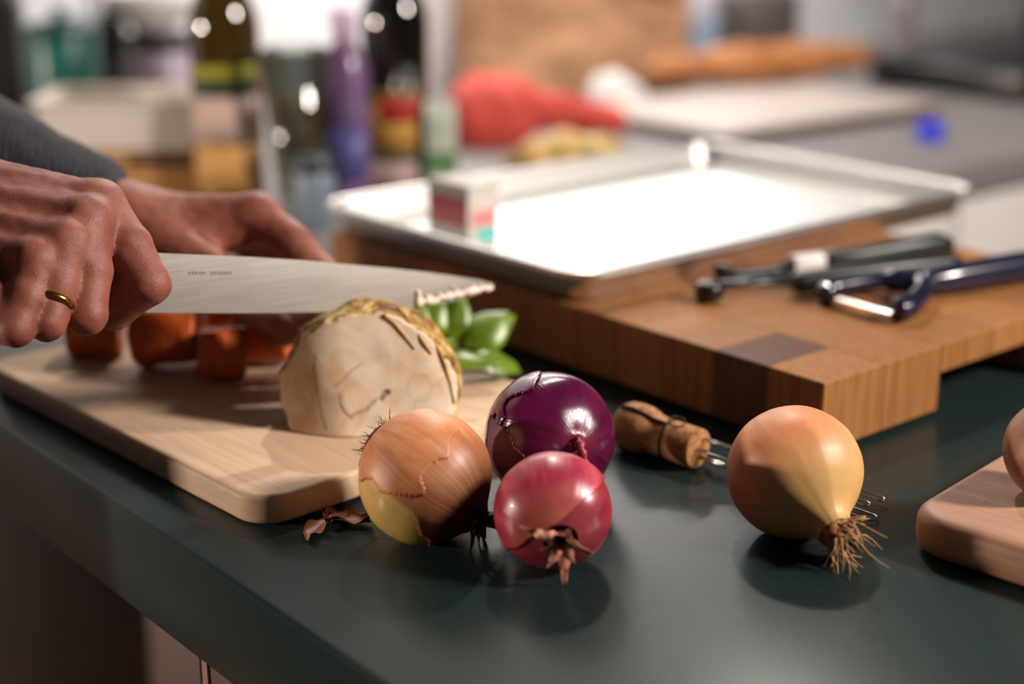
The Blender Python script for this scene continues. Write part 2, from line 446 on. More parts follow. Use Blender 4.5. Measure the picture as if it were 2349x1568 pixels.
def ribbons(base, axis, n, L, w, spread, seed, curl=.6, r0=.004, down=-.2):
    rg = np.random.default_rng(seed); x, y, a = frame(axis); parts = []
    for q in range(n):
        t = 2*math.pi*(q+rg.uniform(-.3, .3))/n; s = rg.uniform(.2, 1)*spread
        rad = x*math.cos(t)+y*math.sin(t); side = -x*math.sin(t)+y*math.cos(t)
        l = L*rg.uniform(.6, 1.15); tw = rg.uniform(-1.3, 1.3); m = 7; V = []; F = []
        for i in range(m):
            u = i/(m-1)
            p = np.array(base)+rad*(r0*(1-.4*u)+s*l*u**1.6)+a*l*u*(1-.35*s*u)+np.array([0, 0, down])*l*u*u*curl*.5+side*math.sin(u*5+q)*.06*l
            ww = w*(1-u**2.2*.9)*(.6+.4*math.sin(u*9+q*1.7)**2); th = tw*u
            d = side*math.cos(th)+rad*math.sin(th); nn = np.cross(d, a); nn /= np.linalg.norm(nn)+1e-9
            for sx, sz in ((-1, 1), (1, 1), (1, -1), (-1, -1)): V.append(p+d*ww*sx*.5+nn*.00018*sz)
        for i in range(m-1):
            for k in range(4): F.append([i*4+k, i*4+(k+1) % 4, (i+1)*4+(k+1) % 4, (i+1)*4+k])
        F.append([3, 2, 1, 0]); F.append([(m-1)*4+k for k in range(4)])
        parts.append((np.array(V), F))
    return cat(*parts)
def hairs(base, axis, n, L, seed, r=.00022, spread=1.0, disc=.006, down=0):
    rg = np.random.default_rng(seed); x, y, a = frame(axis); parts = []
    for q in range(n):
        t = rg.uniform(0, 2*math.pi); rr = disc*math.sqrt(rg.uniform()); b = np.array(base)+(x*math.cos(t)+y*math.sin(t))*rr
        d = a*rg.uniform(.3, 1)+(x*math.cos(t)+y*math.sin(t))*rg.uniform(.1, 1.1)*spread; d /= np.linalg.norm(d)
        l = L*rg.uniform(.4, 1.2); k1 = rg.normal(0, .35, 3); k2 = rg.normal(0, .25, 3)
        P = [b+d*l*u+k1*l*u*u+k2*l*math.sin(u*6)*.25+np.array([0, 0, -down*l*u*u]) for u in np.linspace(0, 1, 8)]
        parts.append(tube_v(P, [r]*6+[r*.7, r*.4], 4))
    return cat(*parts)
def vn(p, s, seed=0): return mn.noise(Vector((p[0]*s+seed, p[1]*s, p[2]*s)))

M_ypale = onion_mat('yellow_onion_flesh_layer', 'e8b884', 'dfae74', 'bfae50', 'aa9a3a', .3, .35, sss=.2, bump=.04, tipw=(.35, .95))
M_yskin = onion_mat('yellow_onion_papery_skin', 'e2a074', 'd28656', 'b26a3a', '46220f', .45, .75, tipw=(.48, .85))
M_ytan = onion_mat('yellow_onion_tan_skin', 'd8946c', 'cc8458', 'bb7448', 'c39a5c', .48, .25, tipw=(.5, .8), stripes=(9, 9, 1.2), bump=.06)
M_dry = plain('dry_onion_leaf', '9c6433', '7a4a24', .6, 200, .2)
M_drydk = plain('dark_dry_onion_leaf', '4a2716', '331a10', .55, 220, .2)
M_straw = plain('straw_fibre', 'c49c66', 'a07a4c', .6, 250, .2)
M_root = plain('dry_roots', '5a4234', '413027', .8, 300)
# yellow onion in front of the pale board
cA = D(975, 1093, .776); RA = .0352; cA[2] = RA*.992; axA = cam_axis(.77, .60, .16)
tA = thing('onion', (cA[0], cA[1], 0), 'yellow onion with torn orange skin and wiry roots in front of the pale board', 'onion')
bulb(tA, cA, RA, axA, M_ypale, 1.0, prof=PROF[:-2])
upA = cam_axis(.55, -.80, .12)
def testA(p, u):
    q = (p-cA)/RA; return q@upA*.8+.22+.30*vn(q, 1.7, 5)+.09*vn(q, 5, 2)+max(0, u[2]-.62)*1.9-(1 if u[2] > .985 else 0)
loose_skin(tA, cA, RA, axA, M_yskin, 1.0, testA, curl=.02, prof=PROF[:-2])
up2 = cam_axis(-.35, -.55, .55)
def testA2(p, u):
    q = (p-cA)/RA; return q@up2-.62+.30*vn(q, 2.4, 9)
loose_skin(tA, cA, RA, axA, M_yskin, 1.0, testA2, scale=1.021, curl=.035, name='loose_skin_patch', prof=PROF[:-2])
mesh_obj('dry_neck', *ribbons(cA+axA*RA*.93, axA, 13, .017, .009, 1.3, 3, down=.1), M_drydk, tA)
mesh_obj('roots', *hairs(cA-axA*RA*.925, -axA, 110, .0062, 4, r=.00017, disc=.0095, spread=1.9), M_root, tA)
mesh_obj('root_plate', *lathe_v([(.0015, .0034), (.006, .0026), (.0095, .0008), (.0105, -.0012)], cA-axA*RA*.945, -axA, 20), M_root, tA)
# tan onion by the cork
cD = D(1822, 1078, .783); RD = .0355; cD[2] = RD*.985; axD = cam_axis(.36, .64, .68)
tD = thing('onion', (cD[0], cD[1], 0), 'smooth tan onion with a straw-like neck beside the bent wire pins', 'onion')
PD = PROF[:7]+[(.94, .36), (.80, .60), (.62, .78), (.46, .91), (.35, 1.02), (.29, 1.12), (.27, 1.22)]
bulb(tD, cD, RD, axD, M_ytan, 4.0, prof=PD, rib=.009)
mesh_obj('dry_neck', *ribbons(cD+axD*RD*1.13, axD, 15, .015, .011, .55, 12, down=-.4, r0=.0078), M_dry, tD)
mesh_obj('straw_fibres', *hairs(cD+axD*RD*1.18, cam_axis(.95, .45, .4), 75, .016, 14, r=.00038, disc=.007, spread=.7, down=.3), M_straw, tD)
# glossy purple onion
M_pur = onion_mat('purple_onion_skin', '5e0f3c', '520a33', '3b0626', '7a1f3a', .2, .7, coat=.55, tipw=(.86, 1.0), stripes=(34, 34, .9), bump=.22, sss=.03)
M_purd = onion_mat('dull_purple_skin', '6c3342', '572236', '43172a', '6a2a36', .6, .5, bump=.1)
M_pinkstem = plain('pink_dry_stem', '9a3446', '6f1d33', .5, 160, .2)
cB = D(1262, 999, .830); RB = .0362; cB[2] = RB*.995; axB = cam_axis(.43, .03, .9)
tB = thing('onion', (cB[0], cB[1], 0), 'glossy dark purple onion with a twisted pink stem', 'onion')
PB = [(.0, -.95), (.12, -.95), (.30, -.925), (.55, -.82), (.82, -.56), (.975, -.22), (1.0, .05), (.94, .36), (.78, .60), (.55, .76), (.32, .85), (.15, .89), (.075, .93), (.06, 1.0)]
bulb(tB, cB, RB, axB, M_pur, 7.0, prof=PB, rib=.004)
lowB = cam_axis(-.86, .42, .3)
def testB(p, u):
    q = (p-cB)/RB; return q@lowB-.66+.14*vn(q, 1.9, 3)
loose_skin(tB, cB, RB, axB, M_purd, 7.0, testB, prof=PB, curl=.015, rib=.004)
upB = cam_axis(-.80, -.62, -.1)
def testB2(p, u):
    q = (p-cB)/RB; return q@upB-.74+.22*vn(q, 2.6, 6)
loose_skin(tB, cB, RB, axB, M_pur, 7.0, testB2, prof=PB, curl=.07, scale=1.02, name='loose_skin_flap', rib=.004)
sB = cB+axB*RB*.92
PS = spline([sB, sB+cam_axis(.1, .25, 1)*.008, sB+cam_axis(.25, .8, .7)*.014, sB+cam_axis(.3, 1, .35)*.020, sB+cam_axis(.42, 1, .2)*.026], 5)
v, f = tube_v(PS, [.0030*(1-.55*i/len(PS))*(1+.25*math.sin(i*1.9)) for i in range(len(PS))], 8)
mesh_obj('stem', v, f, M_pinkstem, tB)
# dull red onion in front
M_red = onion_mat('red_onion_skin', 'a03a44', '8e2836', '6f1a2a', '7c3038', .3, .45, coat=.25, tipw=(.7, 1.0), stripes=(16, 16, 1.0), bump=.1)
M_red2 = onion_mat('red_onion_outer_skin', 'b84a54', 'a23042', '8a2038', 'b0604c', .36, .45, coat=.1, tipw=(.72, 1.0), stripes=(16, 16, 1.0), bump=.12)
M_tan2 = plain('tan_red_dry_leaf', 'c08a68', 'a0504a', .55, 180, .2)
cC = D(1270, 1170, .749); RC = .0293; cC[2] = RC*.992; axC = cam_axis(.10, .42, .9)
tC = thing('onion', (cC[0], cC[1], 0), 'small dull red onion with peeling skin in front of the purple one', 'onion')
bulb(tC, cC, RC, axC, M_red, 11.0, prof=PROF[:-3])
upC = cam_axis(-.60, -.80, .02)
def testC(p, u):
    q = (p-cC)/RC; return q@upC+.05+.09*vn(q, 2.6, 1)
loose_skin(tC, cC, RC, axC, M_red2, 11.0, testC, scale=1.03, curl=.075, prof=PROF[:-3])
mesh_obj('dry_neck', *ribbons(cC+axC*RC*.93, axC, 8, .012, .0085, 2.2, 29, down=-.25, r0=.003), M_tan2, tC)
def leaflet(name, pts, w, mat, label, catg, seed, lift=.004):
    P = spline(pts, 6); m = len(P); V = []; F = []
    for i, p in enumerate(P):
        d = P[min(i+1, m-1)]-P[max(i-1, 0)]; d /= np.linalg.norm(d); s = np.cross([0, 0, 1.0], d); s /= np.linalg.norm(s)
        ww = w*math.sin(math.pi*(.04+.92*i/(m-1)))**.6*(1+.07*math.sin(i*1.3+seed))
        for k in range(7):
            u = (k-3)/3; V.append(p+s*ww*u*.5+np.array([0, 0, lift*u*u*(.6+.4*math.sin(i+seed))]))
    n = len(V); V = V+[q+np.array([0, 0, .0003]) for q in V]
    for i in range(m-1):
        for k in range(6):
            a = i*7+k; F.append([a, a+7, a+8, a+1]); F.append([n+a, n+a+1, n+a+8, n+a+7])
    bd = [i*7 for i in range(m)]+[(m-1)*7+k for k in range(1, 7)]+[i*7+6 for i in range(m-2, -1, -1)]+[k for k in range(5, 0, -1)]
    for i in range(len(bd)): a, b = bd[i], bd[(i+1) % len(bd)]; F.append([a, n+a, n+b, b][::-1])
    return tag(mesh_obj(name, V, F, mat), label, catg)
M_flake = plain('loose_onion_skin', 'a86a44', '7f4426', .5, 140, .15)
leaflet('onion_skin', [G(705, 1240, .0008), G(725, 1215, .0012), G(758, 1190, .001)], .011, M_flake, 'small curled scrap of onion skin at the pale board corner', 'onion skin', 1)
leaflet('onion_skin', [G(742, 1178, .0008), G(790, 1192, .0015), G(850, 1198, .001)], .014, M_flake, 'larger flake of brown onion skin beside the yellow onion', 'onion skin', 2, .005)

# halved onion on the right-hand board
cH = D(2432, 1042, .772); RH = .0290; cH[2] = .0245+RH*.90; nH = cam_axis(.62, .02, .78).astype(np.float32); axH = cam_axis(-.3, -.85, .25).astype(np.float32)
def halfon(p):
    q = p-cH.astype(np.float32); h = q@axH; r = np.linalg.norm(q-h[:, None]*axH, axis=1)
    d = np.sqrt(r*r+(h*1.05)**2)-RH; d = smin(d, cone(p, cH, cH+axH*RH*1.12, .008, .004), .012)
    ring = .0005*np.sin(np.sqrt(r*r+h*h)*1900)
    return np.maximum(np.maximum(d+.0002*n3(p, 300, 1), q@nH-.0005+ring), .0245-p[:, 2])
tH = thing('onion', (cH[0], cH[1], .024), 'cut brown onion on the thick board at the right picture edge', 'onion')
PH_, FH_ = surfnet(halfon, cH-.04, cH+.045, .0011)
def half_mat():
    s = N('cut_onion'); v = s.coord(); a = s.attr('cut'); r = s.attr('layer'); w = s.math('SINE', s.math('MULTIPLY', r, 1900.0))
    inner = s.mix(s.math('MULTIPLY', s.math('ADD', w, 1), .42), 'd0a684', '8d5f47'); skin = s.ramp(s.noise(v, 90, 4), [(.3, '7e5644'), (.7, '9a6d55')])
    s.set(Base_Color=s.mix(a, skin, inner), Roughness=.45, Subsurface_Weight=.1, Subsurface_Scale=.004); return s.m
o = mesh_obj('bulb', PH_, FH_, half_mat(), tH); q_ = PH_-cH
add_attr(o, 'cut', np.clip((q_@nH+.0016)/.0008, 0, 1), 'FLOAT'); add_attr(o, 'layer', np.linalg.norm(q_, axis=1), 'FLOAT')
mesh_obj('roots', *hairs(cH-axH*RH*.9, -axH, 24, .005, 9, r=.0002, disc=.004), M_root, tH)

# ------------------------------------------------------------------ champagne cork with wire pins
def cork_mat():
    s = N('cork'); v = s.coord(); f = s.noise(v, 140, 5, .65); g = s.noise(v, 420, 3)
    c = s.ramp(f, [(.28, '5f3a22'), (.42, '9c6a42'), (.7, 'b8865a')]); c = s.mix(s.math('MULTIPLY', s.math('GREATER_THAN', g, .62), .6), c, '54331e')
    s.set(Base_Color=c, Roughness=.75, Specular_IOR_Level=.25); s.bump(f, .5, .0008); return s.m
M_cork = cork_mat(); M_wire = plain('dark_wire', '1a1512', '2b241f', .4, 90, metal=.8); M_steel = plain('bright_steel_wire', 'b9b4ae', 'a7a29c', .22, 60, metal=1)
p0 = G(1428, 968, .0152); p1 = G(1603, 1030, .0125); axc = p1-p0; Lc = np.linalg.norm(axc); axc /= Lc; zc = np.cross(axc, np.cross([0, 0, 1.0], axc))
tk = thing('champagne_cork', (p0[0]*.5+p1[0]*.5, p0[1]*.5+p1[1]*.5, 0), 'champagne cork with twisted wire and steel pins stuck in its end', 'cork')
s0 = Lc/.052
prof = [(.0085, -.0005), (.0125, .001), (.0145, .0045), (.0152, .010), (.0150, .016), (.0138, .020), (.0124, .0235), (.0119, .028), (.0121, .040), (.0123, .0505), (.0119, .0518), (.0111, .052)]
mesh_obj('cork_body', *lathe_v([(r, z*s0) for r, z in prof], p0, axc, 40), M_cork, tk)
x_, y_, a_ = frame(axc)
def on_cork(t, z, off=.0006):
    r = np.interp(z, [q[1]*s0 for q in prof], [q[0] for q in prof])+off
    return p0+a_*z+(x_*math.cos(t)+y_*math.sin(t))*r
def twist(pts, name, r=.0006, amp=.0008, turns=11):
    P = spline(pts, 12); out = []
    for ph in (0, math.pi):
        Q = []
        for i, p in enumerate(P):
            d = P[min(i+1, len(P)-1)]-P[max(i-1, 0)]; x, y, a = frame(d); w = 2*math.pi*turns*i/len(P)+ph
            Q.append(p+(x*math.cos(w)+y*math.sin(w))*amp)
        out.append(tube_v(Q, r, 6))
    return mesh_obj(name, *cat(*out), M_wire, tk)
vt = lambda d: math.atan2(np.array(d)@y_, np.array(d)@x_)
tcam = vt(cam_axis(-.1, -.2, 1)); ttop = vt((0, 0, 1))
tm = tcam*.45+ttop*.55 if abs(tcam-ttop) < math.pi else tcam
for dt in (0, 2.1, -2.1):
    twist([on_cork(tm+dt, z*s0) for z in (.003, .010, .018, .025, .033)], 'twisted_wire')
ringp = [on_cork(t, .0335*s0, .0004) for t in np.linspace(0, 2*math.pi, 36, endpoint=False)]
mesh_obj('wire_ring', *tube_v(ringp, .0006, 6, True), M_wire, tk)
e0 = on_cork(tm-.1, .034*s0, .001); uo = (x_*math.cos(tm)+y_*math.sin(tm)); si = np.cross(a_, uo)
lp = [e0+uo*.0018+a_*(.0055-.0055*math.cos(q))+si*(-.0042*math.sin(q)-.001) for q in np.linspace(0, 2*math.pi, 24, endpoint=False)]
mesh_obj('wire_loop', *tube_v(lp, .00045, 6, True), M_wire, tk)
e1 = p0+a_*Lc
for k, (px, py, z, off, w) in enumerate(((2030, 1146, .0042, (.3, .55), .0026), (1996, 1158, .0036, (-.25, .1), .0030), (2010, 1190, .0022, (.05, -.45), .0042))):
    tip = G(px, py, z); st = e1-a_*.006+x_*.011*off[0]+y_*.011*off[1]; d = tip-st; L = np.linalg.norm(d); d /= L
    sd = np.cross([0, 0, 1.0], d); sd /= np.linalg.norm(sd); P = []
    for q in np.linspace(0, 1, 8)[:-1]: P.append(st+d*(L-.004)*q+sd*(.0012+(w-.0012)*q))
    for q in np.linspace(math.pi/2, -math.pi/2, 11): P.append(st+d*(L-.004)+d*.004*math.cos(q)+sd*w*math.sin(q))
    for q in np.linspace(1, 0, 8)[1:]: P.append(st+d*(L-.004)*q-sd*(.0012+(w-.0012)*q))
    mesh_obj('steel_pin', *tube_v(P, .00062, 8), M_steel, tk)

# ------------------------------------------------------------------ celeriac
def hit(px, py, f, d0=.6, d1=1.1):
    t = d0
    for _ in range(200):
        p = D(px, py, t).astype(np.float32)[None]; v = float(f(p)[0])
        if v < 2e-4 or t > d1: break
        t += max(v*.8, 2e-4)
    return D(px, py, t)
cc = np.array([-.086, .853, .0385], np.float32); RCel = .0535
nz = lambda v: (np.array(v, float)/np.linalg.norm(v)).astype(np.float32)
CP = [(nz((.10, -.97, .20)), np.array([-.098, .8215, .018], np.float32)),     # main cut
      (nz((-.40, -.90, .14)), np.array([-.1215, .8275, .018], np.float32)),      # left slice
      (nz((.50, -.85, .16)), np.array([-.0665, .8145, .018], np.float32))]        # right cut
def cel_ball(p):
    q = p-cc; q = q/np.array([1.02, 1.0, 1.0], np.float32)
    return np.linalg.norm(q, axis=1)-RCel-.0016*n3(p, 95, 1)-.0011*n3(p, 230, 4)-.0005*n3(p, 520, 2)
def cel_cut(p):
    d = None
    for n, o in CP:
        e = (p-o)@n; d = e if d is None else -smin(-d, -e, .006)
    return np.maximum(d+.0003*n3(p, 160, 7), .0183-p[:, 2])
def cel0(p): return np.maximum(cel_ball(p), cel_cut(p))
GRV = []
for pts, r in ((((768, 886), (786, 872), (803, 852), (832, 833)), .0002), (((778, 905), (779, 928), (790, 946), (804, 958), (815, 948), (838, 941), (858, 920), (889, 903)), .0006),
               (tuple((962+28*math.cos(q), 890+33*math.sin(q)) for q in np.linspace(0, 6.28, 11)), -.0003), (((721, 815), (719, 850), (727, 900), (736, 950), (747, 984)), .0003), (((872, 913), (880, 904), (888, 899)), .0014)):
    P = [hit(x, y, cel0) for x, y in pts]; GRV += [(P[i], P[i+1], r) for i in range(len(P)-1)]
def cel_groove(p):
    g = None
    for a, b, r in GRV:
        c = cone(p, a, b, r, r); g = c if g is None else np.minimum(g, c)
    return g
def cel(p): return np.maximum(cel0(p), -cel_groove(p))
tcel = thing('celeriac', (cc[0], cc[1], .018), 'halved celeriac with cream cut faces and knobbly brown rind under the blade', 'celeriac')
Pv, Fv = surfnet(cel, cc-.066, cc+.066, .0011)
def cel_mat():
    s = N('celeriac_flesh_and_rind'); v = s.coord()
    fl = s.attr('flesh'); gr = s.attr('groove')
    f1 = s.noise(v, 34, 4, .6, 1.2); f2 = s.noise(v, 95, 5, .6)
    flesh = s.ramp(f1, [(.36, 'e2c39c'), (.5, 'eed8ba'), (.66, 'f3e3ca')])
    w = s.n('TexWave', wave_type='RINGS'); w.inputs['Scale'].default_value = 9; w.inputs['Distortion'].default_value = 7; w.inputs['Detail'].default_value = 2; w.inputs['Detail Scale'].default_value = 1.6
    s.l(v, w.inputs['Vector'])
    line = s.math('MULTIPLY', s.math('LESS_THAN', w.outputs['Fac'], .07), .16)
    flesh = s.mix(line, flesh, 'b98a58')
    flesh = s.mix(s.math('MULTIPLY', s.math('MULTIPLY', gr, gr), s.math('ADD', .0, f2)), flesh, '6b4520')
    f3 = s.noise(v, 60, 6, .68, .6)
    rind = s.ramp(f3, [(.36, '4a3018'), (.45, '86602e'), (.52, 'b8924e'), (.62, 'dcc68a')])
    s.set(Base_Color=s.mix(fl, rind, flesh), Roughness=s.mix(fl, (.75,)*3, (.5,)*3), Subsurface_Weight=.12, Subsurface_Scale=.006, Specular_IOR_Level=.35)
    s.bump(s.mix(fl, f3, s.math('MULTIPLY', f2, .3)), .5, .0012); return s.m
o = mesh_obj('root', Pv, Fv, cel_mat(), tcel)
pb, pc = cel_ball(Pv.astype(np.float32)), cel_cut(Pv.astype(np.float32))
add_attr(o, 'flesh', np.clip((pc-pb+.0012+.0009*n3(Pv, 300, 3))/.0012, 0, 1), 'FLOAT')
add_attr(o, 'groove', np.clip(1-(cel_groove(Pv.astype(np.float32)))/.0014, 0, 1), 'FLOAT')
M_rootlet = plain('celeriac_rootlet', 'c9a667', '9c7438', .6, 150)
for pts in (((912, 706), (938, 735), (965, 775), (990, 812)), ((880, 722), (905, 742), (930, 772), (952, 800)), ((985, 770), (1012, 815), (1030, 870), (1042, 925)), ((700, 740), (676, 772), (650, 812))):
    P = spline([hit(x, y, cel0)+cam_axis(0, -.6, .8)*.0002 for x, y in pts], 6)
    mesh_obj('rootlet', *tube_v(P, [.0012*(1-.5*i/len(P)) for i in range(len(P))], 6), M_rootlet, tcel)

# ------------------------------------------------------------------ carrots
def carrot_mat():
    s = N('carrot_flesh'); v = s.coord(); f = s.noise(v, 80, 4)
    s.set(Base_Color=s.ramp(f, [(.3, 'a8450f'), (.7, 'c25a1a')]), Roughness=.45, Subsurface_Weight=.2, Subsurface_Scale=.006); s.bump(f, .2, .0008); return s.m
M_car = carrot_mat()
def carrot(base, axis, r0, r1, L, cutn, cutd, label, seed):
    base = (G(*base, .018)+np.array([0, .012, r0])).astype(np.float32); x, y, a = frame(axis); a = a.astype(np.float32)
    c0 = base.copy(); cut = nz(cutn)
    def f(p):
        q = p-c0; h = q@a; rad = np.linalg.norm(q-h[:, None]*a, axis=1)
        r = r0+(r1-r0)*h/L+.0001*np.sin(h*900)+.0005*n3(p, 140, seed)
        d = np.maximum(np.maximum(-h, h-L), rad-r); d = np.maximum(d, q@cut-cutd)
        return d+.0002*n3(p, 300, seed)
    lo = np.minimum(base, base+a*L)-.024; hi = np.maximum(base, base+a*L)+.024
    P, F = surfnet(f, lo, hi, .0014)
    P[:, 2] += .0182-P[:, 2].min()
    return tag(mesh_obj('carrot_chunk', P, F, M_car), label, 'carrot', 'carrot chunks on the pale board')
carrot((448, 886), cam_axis(1, .05, -.25), .0185, .0175, .032, cam_axis(-.1, -1, .2), .0125, 'small carrot chunk lying nearest to the celeriac, in front of the others', 1)
carrot((312, 852), cam_axis(1, -.05, .1), .0215, .020, .044, cam_axis(.0, -1, .3), .019, 'big carrot chunk below the middle of the blade', 2)
carrot((150, 828), cam_axis(1, -.05, -.1), .017, .0175, .036, cam_axis(0, -1, .4), .013, 'shaded carrot chunk below the gold ring of the hand', 3)
carrot((540, 845), cam_axis(1, -.05, .05), .0185, .0185, .036, cam_axis(.0, -1, .1), .017, 'carrot chunk pinched by the far hand below the blade', 4)
carrot((440, 812), cam_axis(1, -.4, -.8), .018, .017, .030, cam_axis(.0, -1, .1), .017, 'carrot chunk farthest back behind the blade', 5)
carrot((672, 812), cam_axis(1, -.2, -.2), .017, .016, .014, cam_axis(.2, -1, .1), .0165, 'bright carrot slice just left of the celeriac rind', 6)

# ------------------------------------------------------------------ basil
def leaf_mat():
    s = N('basil_leaf'); v = s.coord(); f = s.noise(v, 60, 4)
    s.set(Base_Color=s.ramp(f, [(.3, '3a560c'), (.7, '74921e')]), Roughness=.35, Subsurface_Weight=.1, Subsurface_Scale=.003); s.bump(f, .3, .001); return s.m
M_leaf = leaf_mat()
tb = thing('basil', G(1050, 835, .018), 'fresh green basil leaves on the pale board behind the celeriac', 'herb')
def leaf(base, d, up, L, W, cup, bend):
    d = nz(d).astype(float); up = np.array(up, float)-d*(np.array(up)@d); up /= np.linalg.norm(up); s = np.cross(d, up); V = []; F = []; n, m = 12, 9
    for i in range(n):
        u = i/(n-1); w = W*math.sin(math.pi*min(1, .03+.95*u**.8))**.75
        for k in range(m):
            q = (k-(m-1)/2)/((m-1)/2)
            V.append(np.array(base)+d*L*u+s*w*q*.5+up*(-bend*L*u*u+cup*W*(q*q)*-1+.03*L*math.sin(u*14+abs(q)*3)*abs(q)))
    nn = len(V); V += [p-up*.0005 for p in V]
    for i in range(n-1):
        for k in range(m-1):
            a = i*m+k; F.append([a, a+1, a+m+1, a+m]); F.append([nn+a, nn+a+m, nn+a+m+1, nn+a+1])
    bd = [i*m for i in range(n)]+[(n-1)*m+k for k in range(1, m)]+[i*m+m-1 for i in range(n-2, -1, -1)]+[k for k in range(m-2, 0, -1)]
    for i in range(len(bd)): a, b = bd[i], bd[(i+1) % len(bd)]; F.append([a, b, nn+b, nn+a])
    return np.array(V), F
Z1 = (0, 0, 1)
for bx, by, bd, d, up, L, W, cup, bend in (
        (930, 790, .975, cam_axis(.25, -1, .1), cam_axis(-.2, -.3, 1), .030, .024, .18, .25), (975, 775, .985, cam_axis(.45, -1, .2), cam_axis(.2, -.5, 1), .026, .024, .2, .5),
        (1020, 790, .99, cam_axis(.1, -1, .2), cam_axis(-.3, -.4, 1), .034, .028, .22, .35), (1060, 800, .985, cam_axis(.55, -.75, .3), cam_axis(.2, -.7, .8), .032, .032, .25, .75),
        (1080, 815, .975, cam_axis(1, -.45, .1), cam_axis(.1, -.8, .6), .024, .030, .25, .9), (1000, 815, .97, cam_axis(.8, -.35, .4), cam_axis(0, -1, .4), .034, .028, .2, .6),
        (960, 805, .965, cam_axis(.5, -.5, .6), cam_axis(-.1, -.9, .5), .028, .024, .2, .4), (1065, 770, 1.0, cam_axis(.9, -.5, -.2), cam_axis(.2, -.8, .8), .026, .028, .3, .7)):
    v, f = leaf(D(bx, by, bd), d, up, L, W, cup, bend); v[:, 2] = np.maximum(v[:, 2], .0187); mesh_obj('leaf', v, f, M_leaf, tb)
v, f = tube_v(spline([D(905, 800, .97), D(960, 805, .975), D(1020, 812, .98), D(1085, 822, .975)], 5), .0017, 8); v[:, 2] += max(0, .0183-v[:, 2].min())
mesh_obj('stem', v, f, M_leaf, tb)

# ------------------------------------------------------------------ kitchen knife
Hb, Tp, Sp = D(335, 716, .830), D(1133, 652, .950), D(362, 580, .832)
kx = (Tp-Hb)/np.linalg.norm(Tp-Hb); kz = (Sp-Hb)-kx*((Sp-Hb)@kx); kz /= np.linalg.norm(kz); kn = np.cross(kx, kz)
if kn[1] > 0: kn = -kn
def onk(px, py):
    d = ray(px, py); t = ((Hb-CAM)@kn)/(d@kn); return CAM+d*t
def steel():
    s = N('brushed_blade_steel'); v = s.coord('Object', (6, 6, 160)); f = s.noise(v, 5, 4)
    s.set(Base_Color=s.ramp(f, [(.3, 'b0aaa2'), (.7, 'c3bdb4')]), Metallic=1.0, Roughness=.38); s.bump(f, .008, .0002); return s.m
tkn = thing('kitchen_knife', (Hb[0], Hb[1], Hb[2]), 'long steel kitchen knife held in the near hand above the carrots', 'knife')
spn = [(322, 579), (362, 580), (560, 588), (700, 597), (800, 606), (900, 615), (980, 624), (1050, 634), (1100, 642), (1133, 651)]
edg = [(322, 716), (362, 717), (560, 718), (700, 716), (800, 714), (880, 711), (950, 705), (1025, 694), (1085, 678), (1131, 655)]
V = []; F = []; rows = 5; m = len(spn)
for side in (1, -1):
    for i in range(m):
        a, b = onk(*spn[i]), onk(*edg[i])
        for k in range(rows):
            u = k/(rows-1); th = (.0011*(1-.5*i/m))*(1-u**1.6*.93); V.append(a+(b-a)*u+kn*th*side)
n = m*rows
for i in range(m-1):
    for k in range(rows-1):
        a = i*rows+k; F.append([a, a+1, a+rows+1, a+rows]); F.append([n+a, n+a+rows, n+a+rows+1, n+a+1])
bd = [i*rows for i in range(m)]+[(m-1)*rows+k for k in range(1, rows)]+[i*rows+rows-1 for i in range(m-2, -1, -1)]+[k for k in range(rows-2, 0, -1)]
for i in range(len(bd)): a, b = bd[i], bd[(i+1) % len(bd)]; F.append([a, n+a, n+b, b])
bl = sharp(mesh_obj('blade', V, F, steel(), tkn), 30)
M_etch = plain('etched_mark', '7d776f', '88827a', .5, 60, metal=.6)
for i, w in enumerate((5, 6, 4, 6, 5, 0, 6, 4, 6, 6, 5, 6)):            # worn, unreadable maker's mark
    if not w: continue
    x0 = 432+i*8.4; q = [onk(x0, 622)+kn*.0012, onk(x0+w, 622.3)+kn*.0012, onk(x0+w-.5, 628)+kn*.0012, onk(x0-.5, 627.7)+kn*.0012]
    qq = q+[p-kn*.0006 for p in q]; mesh_obj('worn_mark', qq, [[0, 1, 2, 3], [7, 6, 5, 4], [0, 4, 5, 1], [1, 5, 6, 2], [2, 6, 7, 3], [3, 7, 4, 0]], M_etch, bl, smooth=False)
hc = onk(328, 648)
HM = Matrix(((kx[0], kn[0], kz[0], hc[0]), (kx[1], kn[1], kz[1], hc[1]), (kx[2], kn[2], kz[2], hc[2]), (0, 0, 0, 1)))
box('bolster', (-.012, -.006, -.0115), (.002, .006, .0125), bl.data.materials[0], tkn, HM, .003, 3)
box('handle', (-.108, -.0085, -.0115), (-.012, .0085, .0125), M_black, tkn, HM, .006, 4)
# bits of celeriac sticking to the blade
M_pulp = plain('celeriac_pulp', 'f2e4d4', 'e8d6c2', .5, 200, .2, Subsurface_Weight=.15, Subsurface_Scale=.003)
rgp = np.random.default_rng(5); blobs = []
for u in np.linspace(0, 1, 34):
    px = 958+u*168; py = 699-u*36-9*u*(1-u); s = .0016*rgp.uniform(.7, 1.25)
    blobs.append((onk(px, py-rgp.uniform(0, 7))+kn*.0014, s))
    if rgp.uniform() < .6: blobs.append((onk(px, py-10-rgp.uniform(0, 16)*(1-abs(2*u-.8)))+kn*.0014, s*.75))
for py in range(668, 700, 6): blobs.append((onk(957+(py-668)*.1, py)+kn*.0013, .0014))
def pulp(p):
    d = None
    for c, r in blobs:
        e = ball(p, c, r); d = e if d is None else smin(d, e, .0012)
    return d+.0002*n3(p, 900, 1)
bb = np.array([c for c, r in blobs])
